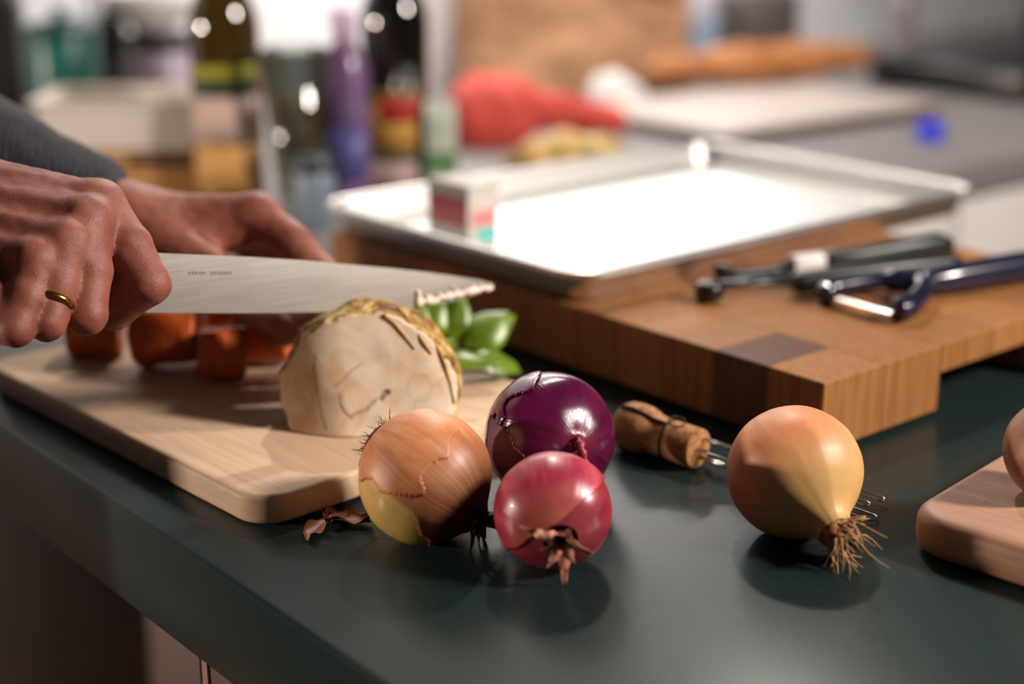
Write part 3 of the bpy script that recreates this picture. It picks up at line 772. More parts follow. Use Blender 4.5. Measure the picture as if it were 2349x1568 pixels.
tag(sdf_obj('celeriac_shred', pulp, bb.min(0)-.004, bb.max(0)+.004, .0007, M_pulp), 'moist white celeriac shreds sticking to the tip of the blade', 'celeriac')

# ------------------------------------------------------------------ the cook: two hands, sleeves, body outside the picture
def skin_mat():
    s = N('skin'); v = s.coord(); f = s.noise(v, 28, 5, .6, .4); g = s.noise(v, 420, 3)
    vo = s.n('TexVoronoi', feature='DISTANCE_TO_EDGE'); vo.inputs['Scale'].default_value = 900; s.l(v, vo.inputs['Vector'])
    c = s.ramp(f, [(.32, '774032'), (.5, '8b5041'), (.68, '985e4e')])
    s.set(Base_Color=c, Roughness=.5, Specular_IOR_Level=.4, Subsurface_Weight=.22, Subsurface_Scale=.008)
    s.b.inputs['Subsurface Radius'].default_value = (1, .35, .2)
    h = s.math('ADD', s.math('MULTIPLY', vo.outputs['Distance'], 1.2), s.math('MULTIPLY', g, .5)); h = s.math('ADD', h, s.math('MULTIPLY', s.noise(v, 130, 5, .65), 1.6)); s.bump(h, .28, .0008); return s.m
M_skin = skin_mat()
def knit():
    s = N('charcoal_knit'); v = s.coord('Object', (1, 1, 1)); w = s.n('TexWave'); w.inputs['Scale'].default_value = 75; w.inputs['Distortion'].default_value = 6; s.l(v, w.inputs['Vector'])
    s.set(Base_Color=s.ramp(s.noise(v, 90, 4), [(.3, '1b1c20'), (.7, '303137')]), Roughness=.9, Sheen_Weight=.08); s.bump(w.outputs['Fac'], .5, .002); return s.m
M_knit = knit()
def fingers_palm(p, metas, fings, extra, k_palm=.012, k_f=.0013, k_join=.008):
    d = None
    for pts, rad in metas:
        c = chain(p, pts, rad); d = c if d is None else smin(d, c, k_palm)
    for pts, rad, k in extra: d = smin(d, chain(p, pts, rad), k)
    fu = None
    for pts, rad in fings:
        c = chain(p, pts, rad, .003); fu = c if fu is None else smin(fu, c, k_f)
    return smin(d, fu, k_join)
dors = cam_axis(-.25, -.5, .83)
Rw = D(-185, 462, .842)
MC = [D(228, 472, .824), D(204, 508, .803), D(160, 560, .790), D(90, 604, .781)]
WB = [D(-150, 405, .850), D(-155, 442, .838), D(-160, 488, .828), D(-165, 528, .826)]
metasR = [([WB[i], MC[i]], [.0175, r]) for i, r in enumerate((.0132, .0125, .0118, .0112))]
fingR = [([MC[0], D(295, 566, .816), D(344, 650, .811), D(262, 713, .830), D(222, 690, .846)], [.0130, .0128, .0112, .0104, .0092]),
         ([MC[1], D(207, 620, .795), D(199, 722, .790), D(180, 706, .814), D(196, 668, .838)], [.0120, .0116, .0106, .0100, .0090]),
         ([MC[2], D(134, 652, .782), D(107, 738, .777), D(112, 722, .800), D(135, 680, .824)], [.0112, .0108, .0099, .0096, .0086]),
         ([MC[3], D(62, 684, .772), D(36, 752, .766), D(50, 736, .788), D(84, 700, .808)], [.0110, .0104, .0095, .0092, .0082])]
extraR = [([D(-200, 560, .822), D(-75, 645, .783), D(-14, 730, .774)], [.027, .0215, .0140], .010), ([D(250, 678, .822), D(240, 640, .824)], [.0095, .0095], .005), ([D(262, 545, .826), D(288, 640, .824), D(262, 690, .834)], [.012, .0125, .0105], .006), ([D(-140, 480, .866), D(120, 575, .842)], [.021, .016], .014), ([D(-150, 540, .852), D(20, 650, .812)], [.020, .014], .012),
          ([Rw, D(-120, 455, .846)], [.0255, .024], .015),
          ([D(-60, 520, .872), D(110, 560, .878), D(225, 598, .872), D(318, 622, .866)], [.017, .0135, .0112, .0095], .006)]
for i in range(4):
    extraR.append(([MC[i]+dors*.0052, MC[i]+dors*.0050-(MC[i]-WB[i])/np.linalg.norm(MC[i]-WB[i])*.006], [.0085, .0068], .007))
    extraR.append(([MC[i]+dors*.0098, WB[i]+(MC[i]-WB[i])*.3+dors*.0145], [.0028, .0024], .0065))
ElR = np.array([-.585, .735, .183])
def handR(p):
    d = fingers_palm(p, metasR, fingR, extraR); d = smin(d, cone(p, Rw, ElR, .0245, .040), .015)
    return d+.00025*n3(p, 330, 2)
ps = np.array([q for pts, r in fingR+metasR for q in pts])
PR, FR = surfnet(handR, np.array([-.42, ps[:, 1].min()-.02, ps[:, 2].min()-.018]), ps.max(0)+np.array([.02, .05, .03]), .00135)
Lw = D(296, 520, .985); ElL = np.array([-.50, 1.03, .21])
ML = [D(588, 494, .972), D(572, 502, .996), D(555, 515, 1.018), D(535, 535, 1.036)]
WL = [D(335, 508, .985), D(332, 520, 1.0), D(330, 535, 1.012), D(330, 552, 1.02)]
metasL = [([WL[i], ML[i]], [.0185, r]) for i, r in enumerate((.0140, .0132, .0125, .0115))]
fingL = [([ML[0], D(672, 556, .963), D(742, 632, .955), D(712, 728, .946), D(672, 760, .942)], [.0138, .0122, .0113, .0098, .0086]),
         ([ML[1], D(660, 566, .992), D(728, 645, .986), D(700, 735, .973), D(655, 765, .968)], [.0130, .0112, .0106, .0096, .0086]),
         ([ML[2], D(640, 580, 1.016), D(700, 655, 1.010), D(676, 735, .998), D(640, 765, .99)], [.0120, .0106, .0100, .0092, .0082]),
         ([ML[3], D(612, 600, 1.036), D(660, 665, 1.030), D(640, 730, 1.02), D(610, 760, 1.01)], [.0110, .0094, .0090, .0082, .0074])]
extraL = [([D(370, 556, .968), D(482, 610, .950), D(572, 702, .938), D(655, 752, .932)], [.0180, .0126, .0110, .0088], .010),
          ([D(400, 540, .972), D(540, 540, .972)], [.016, .010], .012), ([Lw, D(360, 530, .99)], [.0245, .022], .015)]
def handL(p):
    d = fingers_palm(p, metasL, fingL, extraL); d = smin(d, cone(p, Lw, ElL, .0245, .040), .015)
    return d+.00025*n3(p, 330, 5)
ps = np.array([q for pts, r in fingL+metasL for q in pts])
PL, FL = surfnet(handL, np.array([-.335, ps[:, 1].min()-.03, ps[:, 2].min()-.016]), ps.max(0)+np.array([.02, .03, .03]), .0015)
ShR, ShL = np.array([-.53, .76, .41]), np.array([-.745, 1.03, .40]); Nk = (ShR+ShL)/2+np.array([.0, 0, .05]); fw = np.array([.764, .645, 0])
Hd = Nk+fw*.05+np.array([0, 0, .15]); Pel = (ShR+ShL)/2-fw*.06+np.array([0, 0, -.50]); lat = nz(ShL-ShR).astype(float)
def ell(p, c, r):
    x = np.stack([(p-np.array(c, np.float32))@fw.astype(np.float32)/r[0], (p-np.array(c, np.float32))@lat.astype(np.float32)/r[1], (p[:, 2]-c[2])/r[2]], 1)
    k = np.linalg.norm(x, axis=1); return (k-1)*min(r)
def core(p):                                                             # neck, head, upper arms, trunk
    d = ell(p, Hd, (.095, .075, .115)); d = smin(d, ball(p, Hd+fw*.03+np.array([0, 0, -.06]), .055), .03)
    d = smin(d, cone(p, Hd+fw*.092, Hd+fw*.112+np.array([0, 0, -.03]), .008, .014), .012)          # nose
    d = smin(d, cone(p, Hd+fw*.088-lat*.02+np.array([0, 0, -.065]), Hd+fw*.088+lat*.02+np.array([0, 0, -.065]), .008, .008), .008)
    for s in (-1, 1):
        d = np.maximum(d, -ball(p, Hd+fw*.105+lat*.032*s+np.array([0, 0, .008]), .016))
        d = smin(d, ball(p, Hd+fw*.082+lat*.032*s+np.array([0, 0, .006]), .013), .004)
        d = smin(d, cone(p, Hd+lat*.078*s+np.array([0, 0, .015]), Hd+lat*.076*s+np.array([0, 0, -.03]), .014, .009), .006)
    d = smin(d, cone(p, Nk-np.array([0, 0, .05]), Hd-fw*.02-np.array([0, 0, .04]), .055, .05), .03)
    d = smin(d, ell(p, (ShR+ShL)/2+np.array([0, 0, -.2]), (.10, .165, .30)), .05)
    d = smin(d, chain(p, [ShR, ElR], [.045, .038]), .04); d = smin(d, chain(p, [ShL, ElL], [.045, .038]), .04)
    d = smin(d, cone(p, ElR, Rw, .036, .024), .02); d = smin(d, cone(p, ElL, Lw, .036, .024), .02)
    return smin(d, cone(p, Pel+np.array([0, 0, .05]), Pel-np.array([0, 0, .05]), .11, .11), .05)
allp = np.array([ShR, ShL, Hd, Pel, ElR, ElL])
PC, FC = surfnet(core, allp.min(0)-.16, np.array([-.40, 1.25, Hd[2]+.15]), .011)
per = thing('person', (Pel[0], Pel[1], -.9), 'person in a charcoal knitted sweater chopping, both hands over the pale board', 'person')
v, f = cat((PR, FR.tolist()), (PL, FL.tolist()), (PC, FC.tolist()))
mesh_obj('body', v, f, M_skin, per)
def cuffdir(a, b): return (b-a)/np.linalg.norm(b-a)
dL, dR = cuffdir(Lw, ElL), cuffdir(Rw, ElR)
def sweater(p):
    d = ell(p, (ShR+ShL)/2+np.array([0, 0, -.2]), (.125, .19, .33))
    d = smin(d, chain(p, [ShR, ElR, Rw+dR*.055], [.062, .052, .038]), .04); d = smin(d, chain(p, [ShL, ElL, Lw+dL*.035], [.062, .054, .036]), .04)
    d = smin(d, cone(p, Pel+np.array([0, 0, .12]), Pel+np.array([0, 0, 0]), .13, .135), .05)
    d = np.maximum(d, -(cone(p, Nk, Hd, .062, .07)))
    return d+.0025*n3(p, 42, 3)+.001*n3(p, 120, 1)
PS_, FS_ = surfnet(sweater, allp.min(0)-.2, np.array([-.22, 1.3, .62]), .0075)
mesh_obj('sweater', PS_, FS_, M_knit, per)
M_jean = plain('dark_denim', '23283a', '1b2030', .85, 120, .2); M_hair = plain('brown_hair', '2d1d13', '3b2618', .6, 80, .5, stretch=(1, 1, .2))
def trousers(p):
    d = cone(p, Pel, Pel-np.array([0, 0, .08]), .132, .13)
    for s in (-1, 1): d = smin(d, chain(p, [Pel+lat*.085*s-np.array([0, 0, .08]), Pel+lat*.095*s+fw*.02-np.array([0, 0, .42]), Pel+lat*.1*s-np.array([0, 0, .745])], [.085, .06, .05]), .03)
    return np.maximum(d, -.885-p[:, 2])
PT, FT = surfnet(trousers, Pel-np.array([.26, .26, .80]), Pel+np.array([.26, .26, .14]), .012); mesh_obj('trousers', PT, FT, M_jean, per)
def hair(p):
    d = ell(p, Hd+np.array([0, 0, .012])-fw*.006, (.105, .086, .118)); d = np.maximum(d, (p-Hd)@(nz(fw*.9-np.array([0, 0, .55]))).astype(np.float32)-.045)
    return d+.003*n3(p, 90, 2)
PH, FH = surfnet(hair, Hd-.15, Hd+.15, .006); mesh_obj('hair', PH, FH, M_hair, per)
ra, rb = MC[2], fingR[2][0][2]; rax = (rb-ra)/np.linalg.norm(rb-ra); rc = fingR[2][0][1]+rax*.0100
M_gold = plain('gold', 'c99a4a', 'b98a3c', .22, 60, metal=1)
gv, gf = lathe_v([(.0104, -.0020), (.0113, -.0016), (.0117, 0), (.0113, .0016), (.0104, .0020), (.0101, 0)], rc, rax+.12*cam_axis(0, 0, 1), 40, False)
n_ = 40; gf += [[5*n_+k, 5*n_+(k+1) % n_, (k+1) % n_, k] for k in range(n_)]
mesh_obj('gold_ring', gv, gf, M_gold, per)

# ------------------------------------------------------------------ tools on the block
def bar(p, q, prof, parent, name, mat, up=.0, n=14, flat=.6):
    """a handle from p to q; prof = [(t, half width, half height)] with superelliptic section"""
    p, q = np.array(p), np.array(q); d = q-p; s = np.cross([0, 0, 1.0], d); s /= np.linalg.norm(s); u = np.cross(d, s); u /= np.linalg.norm(u); V = []; F = []
    for t, w, h, lift in prof:
        for k in range(n):
            a = 2*math.pi*k/n; c, sn = math.cos(a), math.sin(a)
            V.append(p+d*t+s*w*math.copysign(abs(c)**flat, c)+u*(h*math.copysign(abs(sn)**flat, sn)+lift))
    m = len(prof)
    for i in range(m-1):
        for k in range(n): F.append([i*n+k, i*n+(k+1) % n, (i+1)*n+(k+1) % n, (i+1)*n+k])
    F.append(list(range(n))[::-1]); F.append([(m-1)*n+k for k in range(n)])
    return mesh_obj(name, V, F, mat, parent)
M_soft = plain('black_soft_plastic', '131413', '1c1d1b', .38, 60)
zt = ZT
a, b = G(1642, 628, zt+.009), G(2178, 575, zt+.009); pos = lambda t: a+(b-a)*t
t1 = thing('paring_knife', (*pos(.5)[:2], zt), 'slim black knife with a white band lying farthest back on the butcher block', 'knife')
bar(a, b, [(0, .004, .0035, .002), (.01, .006, .0065, .0015), (.10, .005, .0040, -.002), (.22, .005, .0040, -.002), (.31, .006, .0060, 0)], t1, 'sheath', M_soft)
bar(a, b, [(.31, .0062, .0075, 0.0), (.32, .0066, .0080, .0005), (.43, .0066, .0082, .0005), (.44, .0062, .0075, .0005)], t1, 'white_band', M_white)
bar(a, b, [(.44, .0070, .0075, .0005), (.46, .0085, .0088, .001), (.6, .009, .0095, .001), (.8, .0095, .0110, .003), (.95, .009, .0115, .004), (1, .006, .008, .003)], t1, 'handle', M_soft)
a, b = G(1600, 668, zt+.0085), G(2200, 612, zt+.009); pos = lambda t: a+(b-a)*t
t2 = thing('vegetable_peeler', (*pos(.5)[:2], zt), 'straight black peeler with a rounded end in front of the white-banded knife', 'peeler')
bar(a, b, [(.35, .006, .006, 0), (.38, .0075, .0075, 0), (.7, .0085, .0085, .0015), (.95, .008, .0085, .002), (1, .005, .006, .002)], t2, 'handle', M_soft)
bar(a, b, [(.05, .0055, .0028, .003), (.2, .0055, .0028, .003), (.37, .0060, .0040, .002)], t2, 'blade_guard', M_soft)
bar(a, b, [(0, .005, .005, -.001), (.012, .009, .0075, -.001), (.045, .010, .0078, -.0005), (.075, .008, .0065, 0), (.09, .004, .004, .001)], t2, 'tip_cap', M_black)
M_navy = plain('navy_gloss_plastic', '14142a', '1a1a33', .22, 30, Coat_Weight=.4)
J, A1, A2, HE = G(2112, 650, zt+.011), G(1893, 668, zt+.009), G(2052, 705, zt+.010), G(2430, 600, zt+.012)
t3 = thing('vegetable_peeler', (J[0], J[1], zt), 'navy blue Y-shaped peeler at the right of the butcher block', 'peeler')
bar(J, HE, [(-.02, .006, .006, 0), (.04, .0090, .0088, 0), (.25, .0105, .0105, .0005), (.7, .0115, .0112, .001), (.95, .0105, .010, .001), (1, .006, .006, 0)], t3, 'handle', M_navy, flat=.8)
v, f = tube_v(spline([J, J+(A1-J)*.35+np.array([0, .010, .002]), J+(A1-J)*.75+np.array([0, .008, .001]), A1+np.array([0, .003, 0]), A1+np.array([.004, -.006, -.001])], 6), [.0085]*6+[.0062]*8+[.0060]*6+[.0078]*5, 12)
mesh_obj('fork_arm', v, f, M_navy, t3)
v, f = tube_v(spline([J, J+(A2-J)*.3+np.array([.006, -.004, .001]), J+(A2-J)*.8+np.array([.006, -.006, 0]), A2+np.array([0, -.004, -.001])], 6), [.0085]*5+[.0078]*8+[.0085]*6, 12)
mesh_obj('fork_arm', v, f, M_navy, t3)
bd = A2-A1; bl_ = np.linalg.norm(bd); bs = np.cross([0, 0, 1.0], bd/bl_)
P0 = A1+np.array([.004, -.006, -.002]); P1 = A2+np.array([-.002, -.006, -.002])
V = []
for p in (P0, P1):
    for wv, zz in ((-.0045, 0), (-.0012, .0012), (.0012, .0012), (.0045, 0), (.0045, -.0006), (.0012, .0006), (-.0012, .0006), (-.0045, -.0006)): V.append(p+bs*wv+np.array([0, 0, zz]))
mesh_obj('blade', V, [[k, (k+1) % 8, 8+(k+1) % 8, 8+k] for k in range(8)]+[list(range(8))[::-1], list(range(8, 16))], M_steel, t3, smooth=False)

# ------------------------------------------------------------------ small carton in the tray
c0 = G(1075, 572, ZT+.0025); CMx = Matrix.Translation(c0) @ Matrix.Rotation(KA, 4, 'Z')
M_cart = plain('carton_board', 'bdb6ac', 'b2aba1', .5, 40); M_redp = plain('red_print', 'a3261b', '8f1f16', .45, 40); M_pinkp = plain('pink_print', 'c97a78', 'bf6e6c', .5, 40); M_tealp = plain('teal_print', '4fb0a8', '45a39b', .5, 40)
ct = thing('carton', c0, 'small red and white carton standing in the baking tray', 'carton')
box('box', (0, 0, 0), (.031, .054, .050), M_cart, ct, CMx, .0012)
box('red_panel', (-.0004, .003, .016), (.0004, .0505, .040), M_redp, ct, CMx)
box('pink_panel', (.004, -.0004, .017), (.028, .0004, .030), M_pinkp, ct, CMx)
box('teal_panel', (.009, -.0004, .004), (.029, .0004, .0155), M_tealp, ct, CMx)
box('lid', (-.0008, -.0008, .0455), (.0318, .0548, .0512), M_cart, ct, CMx, .001)

# ------------------------------------------------------------------ things on the back worktop
def arc_v(c, r, z0, z1, a0, a1, th=.0005, n=22):
    V = []; F = []
    for i in range(n+1):
        a = a0+(a1-a0)*i/n; dx, dy = math.cos(a), math.sin(a)
        for rr, z in ((r, z0), (r, z1), (r+th, z1), (r+th, z0)): V.append((c[0]+dx*rr, c[1]+dy*rr, c[2]+z))
    for i in range(n):
        for k in range(4): F.append([i*4+k, (i+1)*4+k, (i+1)*4+(k+1) % 4, i*4+(k+1) % 4])
    F.append([3, 2, 1, 0]); F.append([n*4+k for k in range(4)]); return np.array(V), F
def bottle_glass(name, col, rough=.06):
    s = N(name); s.set(Base_Color=s.ramp(s.noise(s.coord(), 8), [(.4, col), (.6, col)]), Roughness=rough, Coat_Weight=1.0, Coat_Roughness=.03); return s.m
WP = [(.030, 0), (.0365, .003), (.0375, .010), (.0375, .185), (.0365, .200), (.031, .216), (.022, .234), (.0165, .250), (.0150, .27), (.0145, .288), (.0158, .290), (.0158, .297), (.0140, .300)]
def wine(px, py, mat, bands, label, cap, off=0.0):
    c = G(px, py); t = thing('wine_bottle', c, label, 'bottle')
    mesh_obj('glass', *lathe_v(WP, c, n=40), mat, t)
    mesh_obj('capsule', *lathe_v([(.0152, .245), (.0162, .25), (.0162, .3005), (.013, .3015)], c, n=28), cap, t)
    th = math.atan2(-c[1], -c[0])+off
    for z0, z1, col in bands:
        mesh_obj('label_band', *arc_v(c, .0377, z0, z1, th-1.15, th+1.15), plain('label_'+col, col, col, .6, 30), t)
    return t
M_amber = bottle_glass('dark_amber_glass', '3a2a08'); M_dkglass = bottle_glass('near_black_glass', '0f0b07')
wine(535, 462, M_amber, [(.136, .150, '93901f'), (.120, .136, '2c3a20'), (.070, .118, 'c3a79c'), (.016, .068, 'bf8f4c')], 'amber wine bottle with a yellow-green and orange label at the left', M_amber, -.18)
wine(913, 438, M_dkglass, [(.104, .117, '857024'), (.052, .102, 'c99846'), (.040, .051, '55501f'), (.008, .039, 'b89c98')], 'nearly black wine bottle with a yellow and red label beside the tray', M_dkglass, -.42)
wb = [o for o in COL.objects if o.name.startswith('wine_bottle')][-1]; cw = np.array(wb['_w']); th = math.atan2(-cw[1], -cw[0])-.02
mesh_obj('red_label_patch', *arc_v(cw, .0383, .083, .110, th-.45, th+.75), plain('label_red', 'b3241f', 'a01c18', .6, 30), wb)
# tapered drinking glass with oil-coloured drink
def glass_mat(tint='e8ece6', body=.12):
    s = N('clear_glass'); s.set(Base_Color=tint, Roughness=.03, Specular_IOR_Level=.6)
    tr = s.n('BsdfTransparent'); tr.inputs[0].default_value = lin(tint); lw = s.n('LayerWeight'); lw.inputs[0].default_value = .35
    gl = s.n('BsdfGlossy'); gl.inputs['Roughness'].default_value = .03
    mx = s.n('MixShader'); s.l(s.math('ADD', s.math('MULTIPLY', lw.outputs['Fresnel'], .8), .03), mx.inputs[0]); s.l(tr.outputs[0], mx.inputs[1]); s.l(gl.outputs[0], mx.inputs[2])
    s.l(mx.outputs[0], s.t.nodes['Material Output'].inputs['Surface']); return s.m
c = G(690, 478); tg = thing('drinking_glass', c, 'tall tapered drinking glass half full of olive-yellow drink between the wine bottles', 'glass')
mesh_obj('glass', *lathe_v([(.020, 0), (.0215, .002), (.0225, .012), (.0385, .168), (.0376, .1685), (.0367, .168), (.0208, .014), (.0, .0135)], c, n=40), glass_mat(), tg)
M_oil = N('olive_drink').set(Base_Color='c0a040', Roughness=.1, Subsurface_Weight=.4, Subsurface_Scale=.02)
mesh_obj('drink', *lathe_v([(.0205, .0145), (.0315, .118), (.0, .1182)], c, n=40), M_oil, tg)
M_lilac = plain('purple_plastic', '5a4672', '7a5578', .3, 14, Coat_Weight=.3)
c = G(802, 470); t = thing('plastic_bottle', c, 'purple plastic bottle left of the nearly black wine bottle', 'bottle')
mesh_obj('body', *lathe_v([(.020, 0), (.0235, .003), (.024, .02), (.024, .13), (.0225, .150), (.016, .166), (.010, .176), (.010, .184)], c, n=36), M_lilac, t)
mesh_obj('screw_cap', *lathe_v([(.0125, .178), (.0130, .179), (.0130, .205), (.0115, .207)], c, n=28), plain('pale_lilac_plastic', 'b9a3b8', 'ab95aa', .4, 20), t)
mesh_obj('label_band', *arc_v(c, .0241, .03, .085, -2.9, -.6), plain('label_blue_violet', '4b4a86', '57508c', .5, 20), t)
c = G(724, 520); t = thing('storage_jar', c, 'low blue-grey jar with a dark rim behind the far hand', 'jar')
mesh_obj('body', *lathe_v([(.018, 0), (.021, .003), (.0215, .05), (.020, .058)], c, n=32), plain('blue_grey_glaze', '7d8b98', '6d7b8a', .3, 16), t)
mesh_obj('lid', *lathe_v([(.0215, .058), (.0222, .060), (.0222, .071), (.020, .073)], c, n=32), plain('slate_lid', '2a323b', '232a32', .4, 16), t)
c = G(1012, 448); MM = Matrix.Translation(c) @ Matrix.Rotation(math.radians(8), 4, 'Z'); t = thing('drink_carton', c, 'slim white and green carton standing just behind the baking tray', 'carton')
M_cw = plain('carton_white', 'b8c0b0', 'aab3a3', .45, 24)
box('box', (-.017, -.012, 0), (.017, .012, .088), M_cw, t, MM, .0015)
for x0, x1, z0, z1 in ((-.0172, .0172, .028, .050), (.004, .0174, .004, .028)): box('green_print', (x0, -.0124, z0), (x1, .0124, z1), plain('green_print', '4f7a4c', '5d8a50', .5, 20), t, MM)
v, f = box_v((-.017, -.012, .088), (.017, .012, .104), None, 0); v[:, 1] *= np.where(v[:, 2] > .1, .06, 1); v = (np.array(MM)[:3, :3]@v.T).T+c; mesh_obj('gable_top', v, f, M_cw, t, smooth=False)

# crate, dish, jars at the far left
c = G(372, 458); MM = Matrix.Translation(c) @ Matrix.Rotation(math.radians(4), 4, 'Z'); M_crate = wood('crate_pine', 'a8743c', 'bd8a50', 'cc9c62', 'X', .6, .7)
t = thing('wooden_crate', c, 'low wooden crate of tan slats standing behind the hands', 'crate')
for z0, z1 in ((.0, .016), (.0195, .034), (.0375, .051)):
    for y0 in (0, .122): box('slat', (-.094, y0, z0), (.094, y0+.007, z1), M_crate, t, MM, .0006)
    for x0 in (-.094, .087): box('slat', (x0, .0075, z0), (x0+.007, .1215, z1), M_crate, t, MM, .0006)
for x0 in (-.086, .072):
    for y0 in (.0075, .1075): box('corner_post', (x0, y0, 0), (x0+.0145, y0+.014, .0505), M_crate, t, MM)
box('bottom', (-.0865, .0075, .001), (.0865, .1215, .006), M_crate, t, MM)
box('handle_hole_shade', (-.035, -.0006, .036), (.035, .0001, .048), plain('hole_shade', '2a1d12', '33241a', .8, 60), t, MM)  # dark plate laid on the slats as the shade inside a handle hole
c2 = c+np.array([-.03, .062, .0515]); MM = Matrix.Translation(c2) @ Matrix.Rotation(math.radians(3), 4, 'Z')
t = thing('oven_dish', c2, 'white rectangular oven dish set on top of the wooden crate', 'dish'); V = []; F = []; rings = []
for w, h, z in ((.088, .052, 0), (.098, .060, .003), (.104, .066, .050), (.110, .072, .053), (.110, .072, .057), (.102, .064, .057), (.096, .058, .006)): rings.append([(x-w, y-h, z) for x, y in round_rect(2*w, 2*h, .016, 5)])
n = len(rings[0]); V = [np.array(MM @ Vector(p)) for r in rings for p in r]
for i in range(len(rings)-1):
    for k in range(n): F.append([i*n+k, i*n+(k+1) % n, (i+1)*n+(k+1) % n, (i+1)*n+k])
F += [list(range(n))[::-1], [(len(rings)-1)*n+k for k in range(n)]]
sharp(mesh_obj('dish_body', V, F, plain('cream_stoneware', 'd8cec4', 'ccc2b8', .35, 10), t), 50)
c = D(160, 300, 2.02); c[2] = 0; t = thing('canister', c, 'teal enamel canister behind the white oven dish', 'canister')
mesh_obj('body', *lathe_v([(.040, 0), (.046, .004), (.047, .012), (.047, .135), (.045, .140)], c, n=36), plain('teal_enamel', '1c6a60', '145248', .3, 12), t)
mesh_obj('lid', *lathe_v([(.0485, .140), (.0490, .143), (.047, .152), (.015, .158), (.008, .162), (.011, .172), (.006, .176)], c, n=36), plain('dark_teal_enamel', '0f3d3a', '0d3430', .3, 12), t)
c = D(385, 300, 1.98); c[2] = 0; t = thing('storage_jar', c, 'pale lilac jar with a black lid behind the oven dish', 'jar')
mesh_obj('body', *lathe_v([(.036, 0), (.042, .004), (.043, .014), (.043, .115), (.038, .126)], c, n=36), plain('pale_lilac_glaze', 'a99aa6', '998da6', .35, 10), t)
mesh_obj('lid', *lathe_v([(.041, .126), (.043, .127), (.043, .143), (.040, .1455)], c, n=36), M_black, t)
c3 = c+np.array([-.01, 0, .146]); t = thing('bowl', c3, 'white bowl standing on the black lid of the lilac jar', 'bowl')
mesh_obj('bowl_body', *lathe_v([(.022, 0), (.024, .003), (.045, .016), (.058, .036), (.061, .052), (.059, .052), (.055, .036), (.042, .018), (.0, .008)], c3, n=40), M_white, t)
mesh_obj('foot_rim', *lathe_v([(.021, .0002), (.0235, .0003), (.0235, .004), (.021, .004)], c3, n=32), M_white, t)
c = D(272, 300, 2.12); c[2] = 0; t = thing('oil_bottle', c, 'slim black bottle between the teal canister and the lilac jar', 'bottle')
mesh_obj('glass', *lathe_v([(.022, 0), (.026, .004), (.026, .12), (.020, .145), (.010, .165), (.009, .2)], c, n=32), M_dkglass, t)
mesh_obj('cap', *lathe_v([(.010, .199), (.0105, .2), (.0105, .218), (.009, .22)], c, n=24), M_black, t)
c = D(-80, 300, 1.74); c[2] = 0; MM = Matrix.Translation(c) @ Matrix.Rotation(math.radians(12), 4, 'Z'); t = thing('coffee_machine', c, 'dark coffee machine at the far left edge behind the sleeve', 'coffee machine')
M_cof = plain('graphite_plastic', '1d1b1c', '262324', .35, 20)
box('base', (-.075, -.09, 0), (.075, .09, .03), M_cof, t, MM, .006); box('column', (-.07, .0, .03), (.07, .088, .27), M_cof, t, MM, .006)
box('head', (-.072, -.085, .20), (.072, .0, .275), M_cof, t, MM, .008); mesh_obj('spout', *lathe_v([(.012, 0), (.012, .03), (.02, .034)], np.array(MM @ Vector((0, -.045, .168))), n=20), M_steel, t)

# red cloth, cabbage, kraft bag
M_coral = plain('coral_cloth', 'b33c30', 'c84a3c', .8, 30, .2); cr = D(1140, 330, 1.98); cr[2] = 0
RCp = [(cr+np.array([-.005, 0, .038]), .052), (cr+np.array([.02, .01, .046]), .038), (cr+np.array([-.035, .01, .043]), .036), (cr+np.array([.075, .015, .042]), .026), (cr+np.array([.12, .02, .034]), .022), (cr+np.array([.155, .02, .026]), .020), (cr+np.array([-.02, -.01, .02]), .045)]
def cloth(p):
    d = None
    for c, r in RCp: e = ball(p, c, r); d = e if d is None else smin(d, e, .03)
    d = d+.004*n3(p, 55, 2)+.0022*np.abs(n3(p, 120, 5)); return np.maximum(d, .0006-p[:, 2])
tag(sdf_obj('kitchen_towel', cloth, cr+np.array([-.11, -.09, -.004]), cr+np.array([.21, .10, .12]), .0045, M_coral), 'crumpled coral red kitchen towel behind the baking tray', 'towel')
def cab_mat():
    s = N('cabbage_leaf'); v = s.coord(); s.set(Base_Color=s.ramp(s.noise(v, 16, 5), [(.3, 'b98a45'), (.5, 'bd9a55'), (.7, 'a3ad4a')]), Roughness=.5, Subsurface_Weight=.1, Subsurface_Scale=.01); return s.m
cg = D(1310, 372, 1.78); cg[2] = 0
def cabb(p):
    d = None
    for dx, dy, z, r in ((-.045, 0, .012, .026), (-.01, .01, .018, .030), (.03, .005, .016, .028), (.058, 0, .010, .018), (-.068, .005, .006, .014)):
        e = ball(p, cg+np.array([dx, dy, z]), r); d = e if d is None else smin(d, e, .012)
    return np.maximum(d+.003*n3(p, 85, 4)+.002*np.abs(n3(p, 190, 1)), .0006-p[:, 2])
tag(sdf_obj('cabbage', cabb, cg-np.array([.1, .05, .004]), cg+np.array([.1, .06, .07]), .0035, cab_mat()), 'cut yellow-green cabbage lying between red towel and baking tray', 'cabbage')
M_kraft = plain('kraft_paper', 'a87c58', 'b98f6a', .7, 18, .3)
kc = D(1305, 250, 2.5); kc[2] = 0; KB = Matrix.Translation(kc) @ Matrix.Rotation(math.radians(14), 4, 'Z')
t = thing('paper_bag', kc, 'large brown kraft paper bag standing behind the red towel', 'paper bag')
nx, nz_ = 18, 20; V = []; F = []
per_ = [(-1, -1), (1, -1), (1, 1), (-1, 1)]
loop = []
for k in range(4):
    (x0, y0), (x1, y1) = per_[k], per_[(k+1) % 4]
    for i in range(nx): u = i/nx; loop.append((x0+(x1-x0)*u, y0+(y1-y0)*u))
